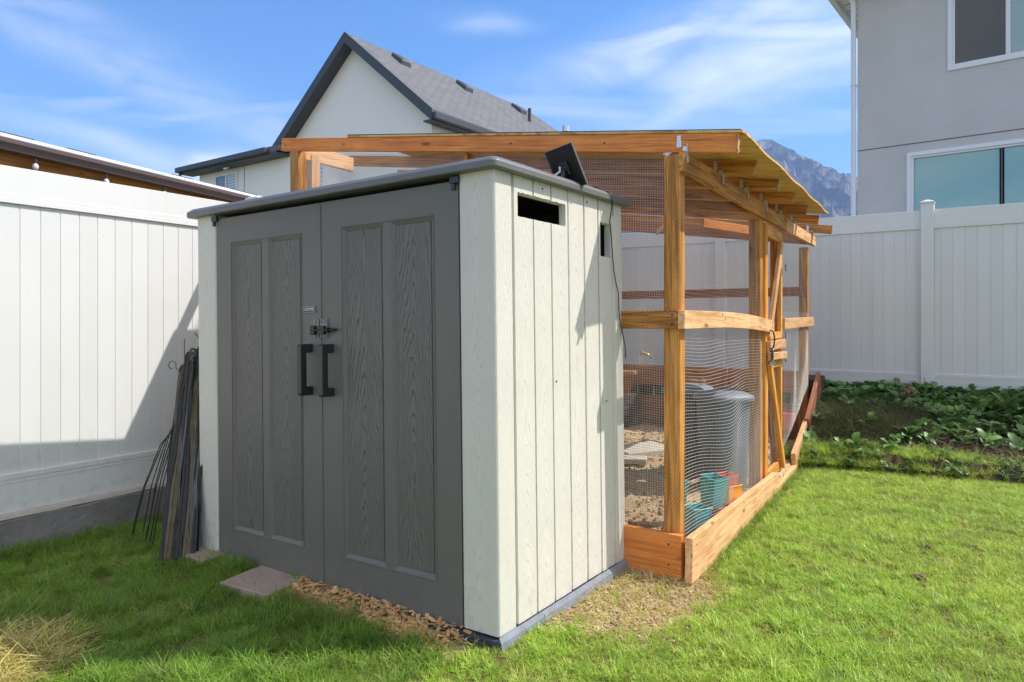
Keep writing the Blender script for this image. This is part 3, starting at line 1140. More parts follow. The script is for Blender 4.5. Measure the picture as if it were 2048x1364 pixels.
dR = door(-1.098, -0.199, [(-.935, -.655, .2, 1.818), (-.605, -.345, .2, 1.818)])
dL = door(-1.985, -1.102, [(-1.845, -1.57, .2, 1.812), (-1.515, -1.245, .2, 1.812)])


def handle(xc, d):
    mb = MB()
    z0, z1 = 0.985, 1.245
    zc = (z0 + z1) / 2
    out = [(-.000, z0 - zc), (-.000, z0 - zc + .042), (-.040, z0 - zc + .046), (-.040, z1 - zc - .046), (0, z1 - zc - .042), (0, z1 - zc), (-.066, z1 - zc), (-.076, z1 - zc - .010),
           (-.076, z0 - zc + .010), (-.066, z0 - zc)]
    vs = [(-.017, y, z) for y, z in out] + [(.017, y, z) for y, z in out]
    n = len(out)
    # bridge profile as quads between outer and inner rails
    f = [(0, 1, 8, 9), (1, 2, 7, 8)]
    f = [(0, 1, 2, 8, 9), (2, 3, 7, 8), (3, 4, 5, 6, 7)]
    faces = [tuple(reversed(a)) for a in f] + [tuple(i + n for i in a) for a in f]
    faces += [(i, (i + 1) % n, (i + 1) % n + n, i + n) for i in range(n)]
    mb.add(vs, faces)
    h = mobj('handle', mb.mesh('handle', 0.0045, 2), BLACKP, T(xc, 0.006, zc), d)
    return h


handle(-1.175, dL)
handle(-1.015, dR)
# hinges / top brackets
for xc in (-.205, -1.985):
    mb = MB()
    mb.box(xc - .03, xc + .02, -.012, .003, 1.945, 1.975)
    mb.box(xc - .022, xc - .004, -.010, .003, 1.918, 1.946)
    shed_part(mb, 'hinge_bracket', BLACKP, bevel=.002)
# badge with raised letters
mb = MB()
mb.box(-1.228, -1.130, 0.001, 0.0058, 1.404, 1.438)
badge = shed_part(mb, 'badge', simple('badge_black', (0.02, 0.02, 0.02), 0.35), bevel=0.0018)
mb = MB()
for (a, b, c_, d_) in ((-1.2255, -1.1325, 1.4345, 1.436), (-1.2255, -1.1325, 1.406, 1.4075), (-1.2255, -1.224, 1.4075, 1.4345), (-1.134, -1.1325, 1.4075, 1.4345)):
    mb.box(a, b, -0.0003, 0.0009, c_, d_)
shed_part(mb, 'badge_rim', simple('badge_silver', (0.75, 0.75, 0.76), 0.35), parent=badge)
tcu = bpy.data.curves.new('badge_text', 'FONT')
tcu.body = 'LIFETIME'
tcu.size = 0.0215
tcu.extrude = 0.0006
tcu.align_x = 'CENTER'
tcu.align_y = 'CENTER'
tob = bpy.data.objects.new('badge_text_source', tcu)
tme = bpy.data.meshes.new_from_object(tob)
tme.transform(Matrix.Diagonal((0.88, 1.0, 1.0, 1.0)))
bpy.data.objects.remove(tob)
mobj('badge_text', tme, simple('badge_letters', (0.85, 0.85, 0.85), 0.4), T(-1.179, 0.0001, 1.421) @ Matrix.Rotation(R(90), 4, 'X'), badge)
# latch
mb = MB()
mb.box(-1.148, -1.104, -.002, .0055, 1.276, 1.370)
mb.box(-1.096, -1.040, -.002, .0055, 1.276, 1.370)
latch = shed_part(mb, 'latch', simple('dull_zinc', (0.22, 0.21, 0.20), 0.5, metal=.35, var=.35, vscale=50), bevel=.0012)
mb = MB()
mb.box(-1.150, -1.118, -.022, -.0032, 1.290, 1.338)
mb.box(-1.090, -1.046, -.022, -.0032, 1.293, 1.335)
shed_part(mb, 'latch_guide', simple('worn_dark_steel', (0.05, 0.045, 0.04), 0.45, metal=.5, var=.4, vscale=60), parent=latch, bevel=.003)
mb = MB()
mb.tube([(-1.14, -.014, 1.314), (-1.04, -.014, 1.314), (-.962, -.014, 1.316)], [.009, .009, .0065], 10)
mb.tube([(-1.03, -.014, 1.314), (-1.012, -.014, 1.314)], .0125, 10)
shed_part(mb, 'latch_bolt', simple('blackened_steel', (0.03, 0.028, 0.027), 0.4, metal=.6), parent=latch)
mb = MB()
for (x_, z_) in ((-1.085, 1.357), (-1.058, 1.357), (-1.085, 1.284), (-1.058, 1.284), (-1.126, 1.357), (-1.126, 1.284)):
    mb.tube([(x_, -.0035, z_), (x_, -.0065, z_)], .0055, 8)
shed_part(mb, 'latch_screw', bpy.data.materials['dull_zinc'], parent=latch)
# moulded vertical seams down the inner stiles
mb = MB()
mb.box(-1.098, -1.088, .0015, .0058, .03, 1.95)
shed_part(mb, 'door_astragal', DOORM, bevel=.0015)


# roof
def roof():
    x0, x1, y0, y1 = -WX - .050, .040, -.048, DP + .055
    mb = MB()

    def ring(ins, z, r):
        pts = []
        for (cx, cy, a0) in ((x1 - ins - r, y0 + ins + r, -90), (x1 - ins - r, y1 - ins - r, 0), (x0 + ins + r, y1 - ins - r, 90), (x0 + ins + r, y0 + ins + r, 180)):
            for k in range(5):
                t = R(a0 + 22.5 * k)
                pts.append((cx + r * math.cos(t), cy + r * math.sin(t), z))
        return pts
    rings = [ring(.030, 1.982, .02), ring(.004, 1.982, .030), ring(0, 1.986, .030), ring(0, 2.008, .030), ring(.003, 2.014, .030), ring(.022, 2.031, .030), ring(.028, 2.033, .03), ring(.3, 2.042, .04)]
    n = 20
    vs = [p for r_ in rings for p in r_]
    fs = []
    for i in range(len(rings) - 1):
        for k in range(n):
            fs.append((i * n + k, i * n + (k + 1) % n, (i + 1) * n + (k + 1) % n, (i + 1) * n + k))
    fs.append(tuple((len(rings) - 1) * n + k for k in range(n)))
    fs.append(tuple(range(n))[::-1])
    mb.add(vs, fs)
    me = mb.mesh('roof', sm=False)
    for p in me.polygons:
        p.use_smooth = len(p.vertices) == 4
    sh = me.attributes.new('sharp_edge', 'BOOLEAN', 'EDGE')
    sh.data.foreach_set('value', [abs(me.vertices[e.vertices[0]].co.z - me.vertices[e.vertices[1]].co.z) < 1e-6 for e in me.edges])
    r = mobj('roof', me, ROOFP, T(0, 0, 0), shed)
    for k in range(9):
        xk = -WX + .14 + k * .236
        m2 = MB()
        m2.hexa([(xk, .03, 2.028), (xk + .085, .03, 2.028), (xk + .085, 1.15, 2.028), (xk, 1.15, 2.028),
                 (xk + .02, .05, 2.047), (xk + .065, .05, 2.047), (xk + .065, 1.13, 2.066), (xk + .02, 1.13, 2.066)])
        mobj('roof_rib', m2.mesh('roof_rib', .003), ROOFP, T(0, 0, 0), r)


roof()
# wall screws
mb = MB()
for (y_, z_) in ((.375, 1.955), (.80, 1.95), (.48, 1.06), (.99, .92)):
    mb.tube([(.0005, y_, z_), (.003, y_, z_)], .005, 8)
shed_part(mb, 'wall_screw', BLACKP)

# solar panel on the shed roof
sp = empty('solar_panel', (0, 0, 0), W=T(-.12, .66, 2.04), cat='solar panel', label='small black solar panel tilted on the edge of the shed roof, seen from behind')
ax1 = Vector((.775, -.608, .17)).normalized()
ax2 = Vector((.40, .225, -.885))
ax2 = (ax2 - ax1 * ax2.dot(ax1)).normalized()
ax3 = ax1.cross(ax2)                      # points away from the yard; the back of the panel faces the camera
pc_ = Vector((.168, 3.54, 2.183)) + ax1 * .0775 + ax2 * .105
SPW = Matrix((ax1, ax2, ax3)).transposed().to_4x4()
SPW.translation = pc_
mb = MB()
mb.box(-.0775, .0775, -.105, .105, -.004, .004)
mb.build('panel_back', simple('black_panel_back', (0.012, 0.012, 0.013), 0.35, var=.3, vscale=40), SPW, sp, bevel=.001)
mb = MB()
for (a, b, c_, d_) in ((-.081, .081, -.109, -.1055), (-.081, .081, .1055, .109), (-.081, -.078, -.1054, .1054), (.078, .081, -.1054, .1054)):
    mb.box(a, b, c_, d_, -.0065, .0065)
mb.build('panel_frame', simple('panel_frame_alu', (0.16, 0.15, 0.14), 0.4, metal=.5), SPW, sp)
mb = MB()
mb.box(-.026, .022, -.035, .035, -.026, -.0045)
mb.build('junction_box', BLACKP, SPW, sp, bevel=.004)
mb = MB()
pm_ = pc_ - ax3 * .028
mb.tube([pm_, pm_ + Vector((-.005, -.012, -.03)), (pm_.x - .005, pm_.y - .01, 2.045)], .011, 10)
mb.tube([pm_ + ax1 * .02, pm_ - ax1 * .02], .015, 10)
mb.build('panel_mount', BLACKP, None, sp)
mb = MB()
q_ = pm_ + Vector((-.02, -.01, .01))
mb.tube([q_, q_ + Vector((0, -.012, -.025)), q_ + Vector((-.02, -.02, -.04)), q_ + Vector((-.045, -.01, -.05))], .005, 8)
mb.build('connector', simple('pale_plug', (0.6, 0.58, 0.5), 0.5), None, sp)
# cable down the side of the shed
mb = MB()
pts = [(-.10, .74, 2.06), (-.03, .90, 2.05), (.02, .965, 2.035), (.046, .985, 2.01), (.044, .995, 1.95), (.018, 1.02, 1.88), (.014, 1.045, 1.80), (.016, 1.052, 1.70), (.013, 1.072, 1.62),
       (.014, 1.09, 1.56), (.012, 1.125, 1.50), (.012, 1.13, 1.40), (.011, 1.15, 1.32), (.012, 1.185, 1.25), (.014, 1.198, 1.20), (.016, 1.198, 1.14)]
mb.tube([Vector(p) for p in pts], .0028, 6)
pts2 = [(-.02, .91, 2.05), (.03, .972, 2.03), (.050, .992, 2.005), (.050, .998, 1.95), (.047, 1.0, 1.90)]
mb.tube([Vector(p) for p in pts2], .0022, 6)
mobj('cable', mb.mesh('cable', sm=True), BLACKC, T(0, 0, 0), cat='cable', label='thin black cable hanging down the corner of the shed from its solar panel')

# ------------------------------------------------------------------ chicken coop
coop = empty('chicken_coop', P(0, 0, 0), cat='chicken coop',
             label='long orange stained wooden chicken run with wire mesh walls and plywood roof behind the shed')


def rz(w, s=0.0):          # top of the rafters
    return 2.343 + 0.1395 * w + 0.010 * s


def lum(name, s0, w0, z0, s1, w1, z1, ty, tz, mat, parent=None, up=(0, 0, 1), **t):
    return lumber(name, P(s0, w0, z0), P(s1, w1, z1), ty, tz, mat, parent or coop, up, **t)


PW = .089
# posts (four visible on the right side, two at the left, back row)
for s_ in (.005, 2.075, 2.935, 4.545):
    top = 2.235 if s_ < 1 else 2.14
    z0 = 0.0
    lum('post', s_, .045, z0, s_, .045, top, PW, PW, W_POST, up=CS)
for (s_, w_) in ((.005, 3.195), (.17, 3.20), (2.3, 3.195), (4.545, 3.195), (4.545, 1.6)):
    lum('post', s_, w_, 0, s_, w_, rz(w_, s_) - .10, PW if s_ != .17 else .06, PW, W_POST if s_ < .1 else W_PALE, up=CS)
lum('post', .06, 1.5, 0, .06, 1.5, rz(1.5) - .1, .038, PW, W_POST, up=CS)
# rafters
for i, s_ in enumerate((-.019, .72, 1.42, 2.10, 2.76, 3.52, 4.56)):
    we = -.309 if i == 0 else -.24
    wl = 3.356
    hh = .100 if i == 0 else .089
    jitter = 0 if i == 0 else rng.normal(0, .006)
    lum('rafter', s_, we, rz(we, s_) - hh / 2 + jitter, s_, wl, rz(wl, s_) - hh / 2, .038, hh, W_BEAM if i == 0 else W_POST)
# side beam in two lengths
lum('top_beam', -.06, -.019, 2.190, 3.00, -.019, 2.200, .038, .105, W_POST)
lum('top_beam', 3.004, -.019, 2.205, 4.80, -.026, 2.225, .038, .105, W_PALE)
lum('top_beam', 0.05, 3.20, 2.70, .62, 3.20, 2.70, .038, .12, W_PALE)
lum('top_beam', 4.50, -.05, rz(-.05, 4.5) - .15, 4.50, 3.3, rz(3.3, 4.5) - .15, .038, .14, W_RED)
# diagonal roof braces under the back rafters
lum('roof_brace', 3.55, .9, 2.36, 4.52, .35, 2.30, .038, .089, W_BEAM)
lum('roof_brace', 3.53, 1.9, 2.48, 4.52, 2.6, 2.52, .038, .089, W_BEAM)
lum('roof_brace', 3.54, 1.25, 2.42, 4.52, 1.75, 2.42, .02, .06, W_PALE)
# plywood
for k in range(3):
    s0, s1 = -.045 + 1.166 * k, -.045 + 1.166 * (k + 1) - .004
    w0, w1 = -.335, 2.576
    o = Matrix.Identity(4)
    mb = MB()
    a, b, c_, d_ = P(s0, w0, rz(w0, s0)), P(s1, w0, rz(w0, s1)), P(s1, w1, rz(w1, s1)), P(s0, w1, rz(w1, s0))
    ctr = (a + b + c_ + d_) / 4
    up_ = Vector((0, 0, 1))
    WW = frame_from((a + b) / 2, (c_ + d_) / 2)
    WWi = WW.inverted()
    lift = Vector((0, 0, .001))
    th = Vector((0, 0, .013))
    nsub = 10
    for q in range(nsub):        # slightly wavy free edge
        f0, f1 = q / nsub, (q + 1) / nsub
        e0 = .006 * math.sin(f0 * 9 + k * 2)
        e1 = .006 * math.sin(f1 * 9 + k * 2)
        pa, pb = a.lerp(b, f0) + Vector((0, 0, e0)), a.lerp(b, f1) + Vector((0, 0, e1))
        pc, pd = d_.lerp(c_, f1), d_.lerp(c_, f0)
        mb.hexa([WWi @ (p + lift) for p in (pa, pb, pc, pd)] + [WWi @ (p + lift + th) for p in (pa, pb, pc, pd)])
    me = mb.mesh('roof_panel')
    mobj('roof_panel', me, PLY, WW, coop)
    mb = MB()
    a2, b2, c2, d2 = [p + Vector((0, 0, .0155)) for p in (a + CW * .012 + CS * (0 if k else .006), b + CW * .012, c_, d_ + CS * (0 if k else .006))]
    mb.hexa([WWi @ p for p in (a2, b2, c2, d2)] + [WWi @ (p + Vector((0, 0, .006))) for p in (a2, b2, c2, d2)])
    mobj('roof_felt', mb.mesh('roof_felt'), FELT, WW, coop)

# rails
lum('rail', -.060, -.000, 1.352, -.060, 1.45, 1.352, .038, .098, W_POST)


def bowed(name, s0, s1, z0, z1, bow, wbow, mat, hh=.098, w=-.02):
    """one warped 2x4 following a curve"""
    n = 12
    WW = frame_from(P(s0, w, z0), P(s1, w, z1))
    inv = WW.inverted()
    vs, fs = [], []
    for i in range(n + 1):
        t = i / n
        k = math.sin(math.pi * t)
        c = P(s0 + (s1 - s0) * t, w - wbow * math.sin(math.pi * t) - .0, z0 + (z1 - z0) * t + bow * k)
        for dw, dz_ in ((-.019, -hh / 2), (.019, -hh / 2), (.019, hh / 2), (-.019, hh / 2)):
            vs.append(inv @ (c + CW * dw + Vector((0, 0, dz_))))
    for i in range(n):
        for k in range(4):
            fs.append((i * 4 + k, i * 4 + (k + 1) % 4, (i + 1) * 4 + (k + 1) % 4, (i + 1) * 4 + k))
    fs += [(3, 2, 1, 0), tuple(n * 4 + k for k in range(4))]
    m_ = MB()
    m_.add(vs, fs)
    return mobj(name, m_.mesh(name, .002), mat, WW, coop)


bowed('rail', -.079, 2.40, 1.352, 1.290, .022, .03, W_PALE)
lum('rail', 2.90, -.02, 1.315, 4.72, -.02, 1.335, .038, .098, W_PALE)
lum('rail', 4.49, -.0, 1.66, 4.49, 3.2, 1.66, .038, .10, W_RED)
# front and side baseboards
lum('baseboard', -.062, -.022, .098, -.062, 1.40, .098, .038, .235, W_BEAM)
lum('baseboard', -.085, -.062, .095, 2.30, -.060, -.002, .040, .235, W_PALE)
lum('threshold', 2.30, -.062, -.075, 3.28, -.062, -.055, .040, .14, W_PALE)
lum('baseboard', 3.22, -.060, .000, 3.97, -.060, .220, .040, .26, W_PALE)
lum('baseboard', 3.96, -.075, .235, 4.80, -.080, .66, .040, .27, W_RED)
# retaining boards at the back
for i, (z_, h_) in enumerate(((.055, .235), (.295, .235), (.665, .24))):
    lum('retaining_board', 4.63, .02, z_, 4.63, 3.3, z_, .038, h_, W_RED)
for w_ in (.9, 2.3):
    lum('retaining_stake', 4.57, w_, 0, 4.57, w_, .8, .03, .06, W_RED, up=CS)

# straps that tie the rafters to the beam
for i, s_ in enumerate((-.044, .695, 1.395, 2.075, 2.735, 3.495, 4.535)):
    mb = MB()
    zt = rz(0, s_)
    for (a, b, z0, z1, dw) in ((-.012, .018, zt - .075, zt - .012, 0), (-.044, -.014, zt - .150, zt - .074, 0)):
        p = [P(s_, a, z0), P(s_, b, z0), P(s_ + .002, b, z0), P(s_ + .002, a, z0), P(s_, a + .006, z1), P(s_, b - .004, z1), P(s_ + .002, b - .004, z1), P(s_ + .002, a + .006, z1)]
        mb.hexa(p)
    p0 = [P(s_ - .003, -.044, zt - .165), P(s_ + .032, -.044, zt - .150), P(s_ + .032, -.0415, zt - .150), P(s_ - .003, -.0415, zt - .165),
          P(s_ - .003, -.044, zt - .06), P(s_ + .028, -.044, zt - .09), P(s_ + .028, -.0415, zt - .09), P(s_ - .003, -.0415, zt - .06)]
    mb.hexa(p0)
    mb.build('rafter_tie', GALV, parent=coop)
for (s_, w_, i) in ((-.02, -.30, 0), (1.42, -.245, 1), (3.52, -.245, 2), (4.56, -.245, 2)):
    mb = MB()
    z_ = rz(w_, s_)
    pts = [P(s_ - .025, w_, z_ - .005), P(s_ - .03, w_ - .012, z_ - .04), P(s_ - .02, w_ - .004, z_ - .075), P(s_ - .03, w_ - .018, z_ - .10)]
    for k in range(3):
        a, b = pts[k], pts[k + 1]
        d = Vector((0, 0, 0)) + CS * .022
        mb.add([a, b, b + d, a + d], [(0, 1, 2, 3)])
        o_ = CW * .002
        mb.add([a + o_, b + o_, b + d + o_, a + d + o_], [(3, 2, 1, 0)])
    mb.build('loose_tie', simple('pale_green_strap', (0.52, 0.58, 0.50), 0.5, metal=.2) if i == 0 else bpy.data.materials['pale_green_strap'], parent=coop)
mb = MB()
mb.tube([P(-.02, .075, 2.236), P(-.02, .075, 2.262)], .014, 10)
mb.tube([P(-.03, .05, 2.250), P(-.02, .10, 2.250)], .006, 6)
mb.build('white_clip', WHITE, parent=coop)

scr = simple('screw_head', (0.05, 0.045, 0.04), 0.5, metal=.4)
for (s_, w_, z_) in ((-.041, 3.30, rz(3.3) - .06), (-.041, 2.62, rz(2.62) - .05), (-.041, 1.1, rz(1.1) - .05), (-.041, .45, rz(.45) - .05), (-.082, .03, 1.375), (-.082, .03, 1.33), (-.082, .05, .16), (-.082, .05, .05)):
    mb = MB()
    mb.tube([P(s_ + .003, w_, z_), P(s_ - .0015, w_, z_)], .0055, 8)
    mb.build('screw', scr, parent=coop)
for (s_, z_) in ((.02, 1.37), (.02, 1.33), (.62, 1.37), (.68, 1.34), (2.05, 1.32), (2.1, 1.28), (.0, .16), (.0, .05), (1.1, .14), (2.2, .10), (3.0, 1.33), (4.5, 1.34)):
    mb = MB()
    w_ = -.039 if z_ > 1 else -.081
    if .3 < s_ < 1.5 and z_ > 1:
        w_ = -.063
        z_ += .015
    mb.tube([P(s_, w_ + .003, z_), P(s_, w_ - .0015, z_)], .0055, 8)
    mb.build('screw', scr, parent=coop)

# door leaf with cross braces
dw = -.006
cd = lum('coop_door', 2.15, dw, .02, 2.15, dw, 2.12, .03, .04, W_TRIM, up=CS)
DW = WM[cd.name]


def dpart(name, s0, z0, s1, z1, tz, mat=W_TRIM, w=dw, ty=.032):
    d = (P(s1, w, z1) - P(s0, w, z0)).normalized()
    return lumber(name, P(s0, w, z0), P(s1, w, z1), ty, tz, mat, cd, up=(0, 0, 1) if abs(d.z) < .95 else CS)


dpart('stile', 2.20, .03, 2.20, 2.11, .045)
dpart('stile', 2.835, .03, 2.835, 2.11, .06)
dpart('door_rail', 2.23, 2.07, 2.80, 2.07, .085)
dpart('door_rail', 2.15, 1.145, 2.86, 1.145, .075, W_PALE, w=-.040)
dpart('door_rail', 2.15, 1.06, 2.86, 1.045, .06, W_PALE, w=-.048)
dpart('door_rail', 2.23, 1.22, 2.80, 1.22, .06)
dpart('door_rail', 2.23, .98, 2.80, .98, .06)
dpart('door_rail', 2.23, .09, 2.80, .09, .085)
dpart('brace', 2.22, 1.20, 2.78, 2.03, .07, W_PALE, w=-.028)
dpart('brace', 2.20, 1.0, 2.80, .08, .07, W_TRIM, w=-.040)
mb = MB()
for z_ in (1.78, 1.18, .98):
    mb.hexa([P(2.84, -.052, z_), P(2.885, -.052, z_), P(2.885, -.049, z_), P(2.84, -.049, z_), P(2.84, -.052, z_ + .06), P(2.885, -.052, z_ + .06), P(2.885, -.049, z_ + .06), P(2.84, -.049, z_ + .06)])
mobj('hinge', mb.mesh('hinge'), BLACKP, Matrix.Identity(4), cd)
mb = MB()
mb.tube([P(2.16, -.045, 1.27), P(2.16, -.075, 1.26), P(2.165, -.085, 1.20), P(2.16, -.075, 1.13), P(2.155, -.05, 1.12)], .006, 8)
mb.tube([P(2.15, -.07, 1.12), P(2.15, -.07, 1.02)], .009, 8)
mobj('door_handle', mb.mesh('door_handle', sm=True), BLACKP, Matrix.Identity(4), cd)
mb = MB()
mb.tube([P(2.14, -.075, 1.03), P(2.20, -.075, 1.00)], .008, 8)
mb.hexa([P(2.13, -.07, .98), P(2.20, -.07, .98), P(2.20, -.06, .98), P(2.13, -.06, .98), P(2.13, -.07, 1.02), P(2.20, -.07, 1.02), P(2.20, -.06, 1.02), P(2.13, -.06, 1.02)])
mobj('door_latch', mb.mesh('door_latch'), GALV, Matrix.Identity(4), cd)


# hardware cloth, every wire a thin rod
def wire_panel(fn, nu, nv, su, sv, r, name='wire_mesh', r2=None):
    """fn(u,v)->Vector in metres; nu,nv wires; su,sv segments along each wire"""
    U, V = (nu - 1), (nv - 1)
    vs, fs = [], []

    def rod(pts, r):
        b = len(vs)
        n = len(pts)
        for i, p in enumerate(pts):
            d = (pts[min(i + 1, n - 1)] - pts[max(i - 1, 0)])
            d.normalize()
            a = d.orthogonal().normalized()
            if abs(d.z) < .7:
                a = d.cross(Vector((0, 0, 1))).normalized()
            else:
                a = d.cross(CS).normalized()
            c = a.cross(d)
            for k in range(3):
                t = k * 2.0944
                vs.append(p + a * (r * math.cos(t)) + c * (r * math.sin(t)))
        for i in range(n - 1):
            for k in range(3):
                fs.append((b + i * 3 + k, b + i * 3 + (k + 1) % 3, b + (i + 1) * 3 + (k + 1) % 3, b + (i + 1) * 3 + k))
    for i in range(nu):
        rod([fn(i / U, j / sv) for j in range(sv + 1)], r2 or r)
    for j in range(nv):
        rod([fn(i / su, j / V) for i in range(su + 1)], r)
    me = bpy.data.meshes.new(name)
    me.from_pydata([tuple(v) for v in vs], [], fs)
    o = mobj(name, me, WIRE, Matrix.Identity(4), coop)
    o['kind'] = 'stuff'
    return o


G = .0127
RW = .00075


def flat(s0, w0, s1, w1, z0, z1, r=RW, g=G, wob=.006, seg=14):
    L = (P(s1, w1, 0) - P(s0, w0, 0)).length
    H_ = (z1 if not callable(z1) else (z1(0) + z1(1)) / 2) - z0
    ph = rng.random(4) * 6

    def fn(u, v):
        zt = z1(u) if callable(z1) else z1
        z = z0 + (zt - z0) * v
        k = wob * (math.sin(u * 9 + ph[0]) * math.sin(v * 7 + ph[1]) + .5 * math.sin(u * 23 + v * 15 + ph[2]))
        p = P(s0 + (s1 - s0) * u, w0 + (w1 - w0) * u, z + k * .5)
        nrm = CS if abs(w1 - w0) > abs(s1 - s0) else CW
        return p + nrm * k
    return wire_panel(fn, int(L / g) + 1, int(H_ / g) + 1, seg, seg, r)


flat(.055, .09, .055, 1.48, .20, lambda u: rz(.09 + 1.4 * u) - .105, r=.00105, g=.0145)
flat(.055, 1.52, .055, 3.15, 1.45, lambda u: rz(1.52 + 1.63 * u) - .105, r=.0009)
flat(.06, 3.245, 1.6, 3.245, 1.6, 2.66, r=.0008)
flat(4.50, .09, 4.50, 3.15, .80, 2.10, r=.0006, g=.025)
flat(.06, .012, 2.02, .012, 1.30, 2.13, r=.0004, g=.022)
flat(2.99, .012, 4.49, .012, 1.30, 2.15, r=.0004, g=.025)
flat(2.23, .012, 2.80, .012, .14, .94, r=.0005, g=.022)


def bulge(s0, s1, z0a, z0b, z1, amp, ph, r=.00095):
    L = s1 - s0

    def fn(u, v):
        zb = z0a + (z0b - z0a) * u
        z = zb + (z1 - zb) * v
        k = math.sin(math.pi * u) * math.sin(math.pi * min(1, v * 1.02))
        ripple = math.sin(u * 8.5 + v * 3.0 + ph) * .016 + math.sin(u * 15 - v * 5 + ph) * .006
        sag = -.055 * math.sin(math.pi * u) ** 1.5 * (1 - v) ** .5 * math.sin(math.pi * (.15 + .8 * v)) + ripple * .9 * math.sin(math.pi * (.1 + .8 * v))
        return P(s0 + L * u, -.008 - amp * k + ripple * k, z + sag)
    return wire_panel(fn, int(L / .025) + 1, int((z1 - z0a) / .0190) + 1, 30, 14, r, r2=r * .45)


bulge(.03, 2.05, .17, .10, 1.33, .035, .6)
bulge(2.99, 4.49, .20, .66, 1.42, .012, 2.1, .00065)


# ------------------------------------------------------------------ things in the coop
def lathe(mb, prof, n=28, c=(0, 0), sq=0.0):
    vs, fs = [], []
    for (r, z) in prof:
        for k in range(n):
            t = 2 * math.pi * k / n
            f = 1.0
            if sq:
                f = (abs(math.cos(t)) ** sq + abs(math.sin(t)) ** sq) ** (-1 / sq)
            vs.append((c[0] + r * f * math.cos(t), c[1] + r * f * math.sin(t), z))
    for i in range(len(prof) - 1):
        for k in range(n):
            fs.append((i * n + k, i * n + (k + 1) % n, (i + 1) * n + (k + 1) % n, (i + 1) * n + k))
    fs.append(tuple(range(n))[::-1])
    fs.append(tuple((len(prof) - 1) * n + k for k in range(n)))
    mb.add(vs, fs)


BIN = simple('blue_grey_bin_plastic', (0.135, 0.155, 0.19), 0.5, bump=.1, bscale=90, var=.15, vscale=6)
BINL = simple('blue_grey_lid_plastic', (0.19, 0.215, 0.25), 0.5, var=.2, vscale=9)
for (x_, y_, rot, h_, lab) in ((1.665, 5.60, .3, .77, 'grey lidded plastic bin nearer the coop door, its domed lid in the sun'),
                               (1.50, 6.06, 1.1, .78, 'grey lidded bin partly hidden behind the corner post of the coop')):
    b = empty('storage_bin', (x_, y_, .03), rot, cat='bin', group='lidded bins inside the coop', label=lab)
    Wb = WM[b.name]
    mb = MB()
    lathe(mb, [(.150, 0), (.158, .01), (.172, .34), (.174, .35), (.171, .36), (.185, h_ - .10), (.185, h_ - .08)], 32, sq=3.0)
    o = mb.build('bin_body', BIN, Wb, b, sm=True)
    for t in (-.6, 0, .6, 1.57, 2.2, 3.6, 4.7):
        m2 = MB()
        m2.tube([(math.cos(t) * .176, math.sin(t) * .176, .10), (math.cos(t) * .188, math.sin(t) * .188, h_ - .24), (math.cos(t + .07) * .19, math.sin(t + .07) * .19, h_ - .21),
                 (math.cos(t + .22) * .19, math.sin(t + .22) * .19, h_ - .205)], .006, 6)
        m2.build('bin_rib', BIN, Wb, b)
    mb = MB()
    lathe(mb, [(.198, h_ - .085), (.208, h_ - .08), (.210, h_ - .05), (.200, h_ - .035), (.15, h_ - .012), (.08, h_ - .001), (.03, h_)], 32, sq=3.2)
    mb.build('bin_lid', BINL, Wb, b, sm=True)

# small brushes lying on the lids
for (x_, y_, z_, rot, lab) in ((1.72, 5.60, .805, .5, 'small pale brush lying on the nearer grey bin lid'),
                               (1.60, 6.05, .815, 2.4, 'small pale brush lying on the grey bin behind the post')):
    b = empty('hand_brush', (x_, y_, z_), rot, cat='brush', group='small brushes on the bin lids', label=lab)
    mb = MB()
    mb.tube([(0, 0, .012), (.10, .01, .035)], [.008, .006], 8)
    mb.build('handle', W_PALE, WM[b.name], b)
    mb = MB()
    for k in range(60):
        a = rng.random() * 6.28
        d = Vector((-.4 - rng.random(), rng.normal(0, .6), rng.random() * .9)).normalized() * (.03 + .03 * rng.random())
        mb.tube([(0, 0, .01), tuple(d * .6 + Vector((0, 0, .008))), tuple(d)], [.004, .003, .001], 4)
    mb.build('bristles', simple('pale_bristle', (0.45, 0.38, 0.28), 0.8) if 'pale_bristle' not in bpy.data.materials else bpy.data.materials['pale_bristle'], WM[b.name], b)

# square pots standing inside the mesh
TEAL = simple('teal_plastic', (0.06, 0.36, 0.36), 0.4)
ORNG = simple('orange_yellow_plastic', (0.85, 0.33, 0.05), 0.4)
REDP = simple('red_plastic', (0.62, 0.07, 0.035), 0.4)


def pot(x_, y_, z_, rot, tilt, size, h_, mat, lab):
    Wp = Matrix.Translation(Vector((x_, y_, z_))) @ Matrix.Rotation(rot, 4, 'Z') @ Matrix.Rotation(tilt, 4, 'X')
    mb = MB()
    a, b, t = size * .40, size * .5, .004

    def rg(r, z): return [(-r, -r, z), (r, -r, z), (r, r, z), (-r, r, z)]
    rings = rg(a, 0) + rg(b, h_) + rg(b + .004, h_) + rg(b + .004, h_ + .008) + rg(b - t, h_ + .008) + rg(a - t, t)
    f = [(3, 2, 1, 0)]
    for i in range(5):
        for k in range(4):
            f.append((i * 4 + k, i * 4 + (k + 1) % 4, (i + 1) * 4 + (k + 1) % 4, (i + 1) * 4 + k))
    f.append((20, 21, 22, 23))
    mb.add(rings, f)
    return mobj('plant_pot', mb.mesh('plant_pot', .0012), mat, Wp, cat='pot', group='coloured square pots by the mesh', label=lab)


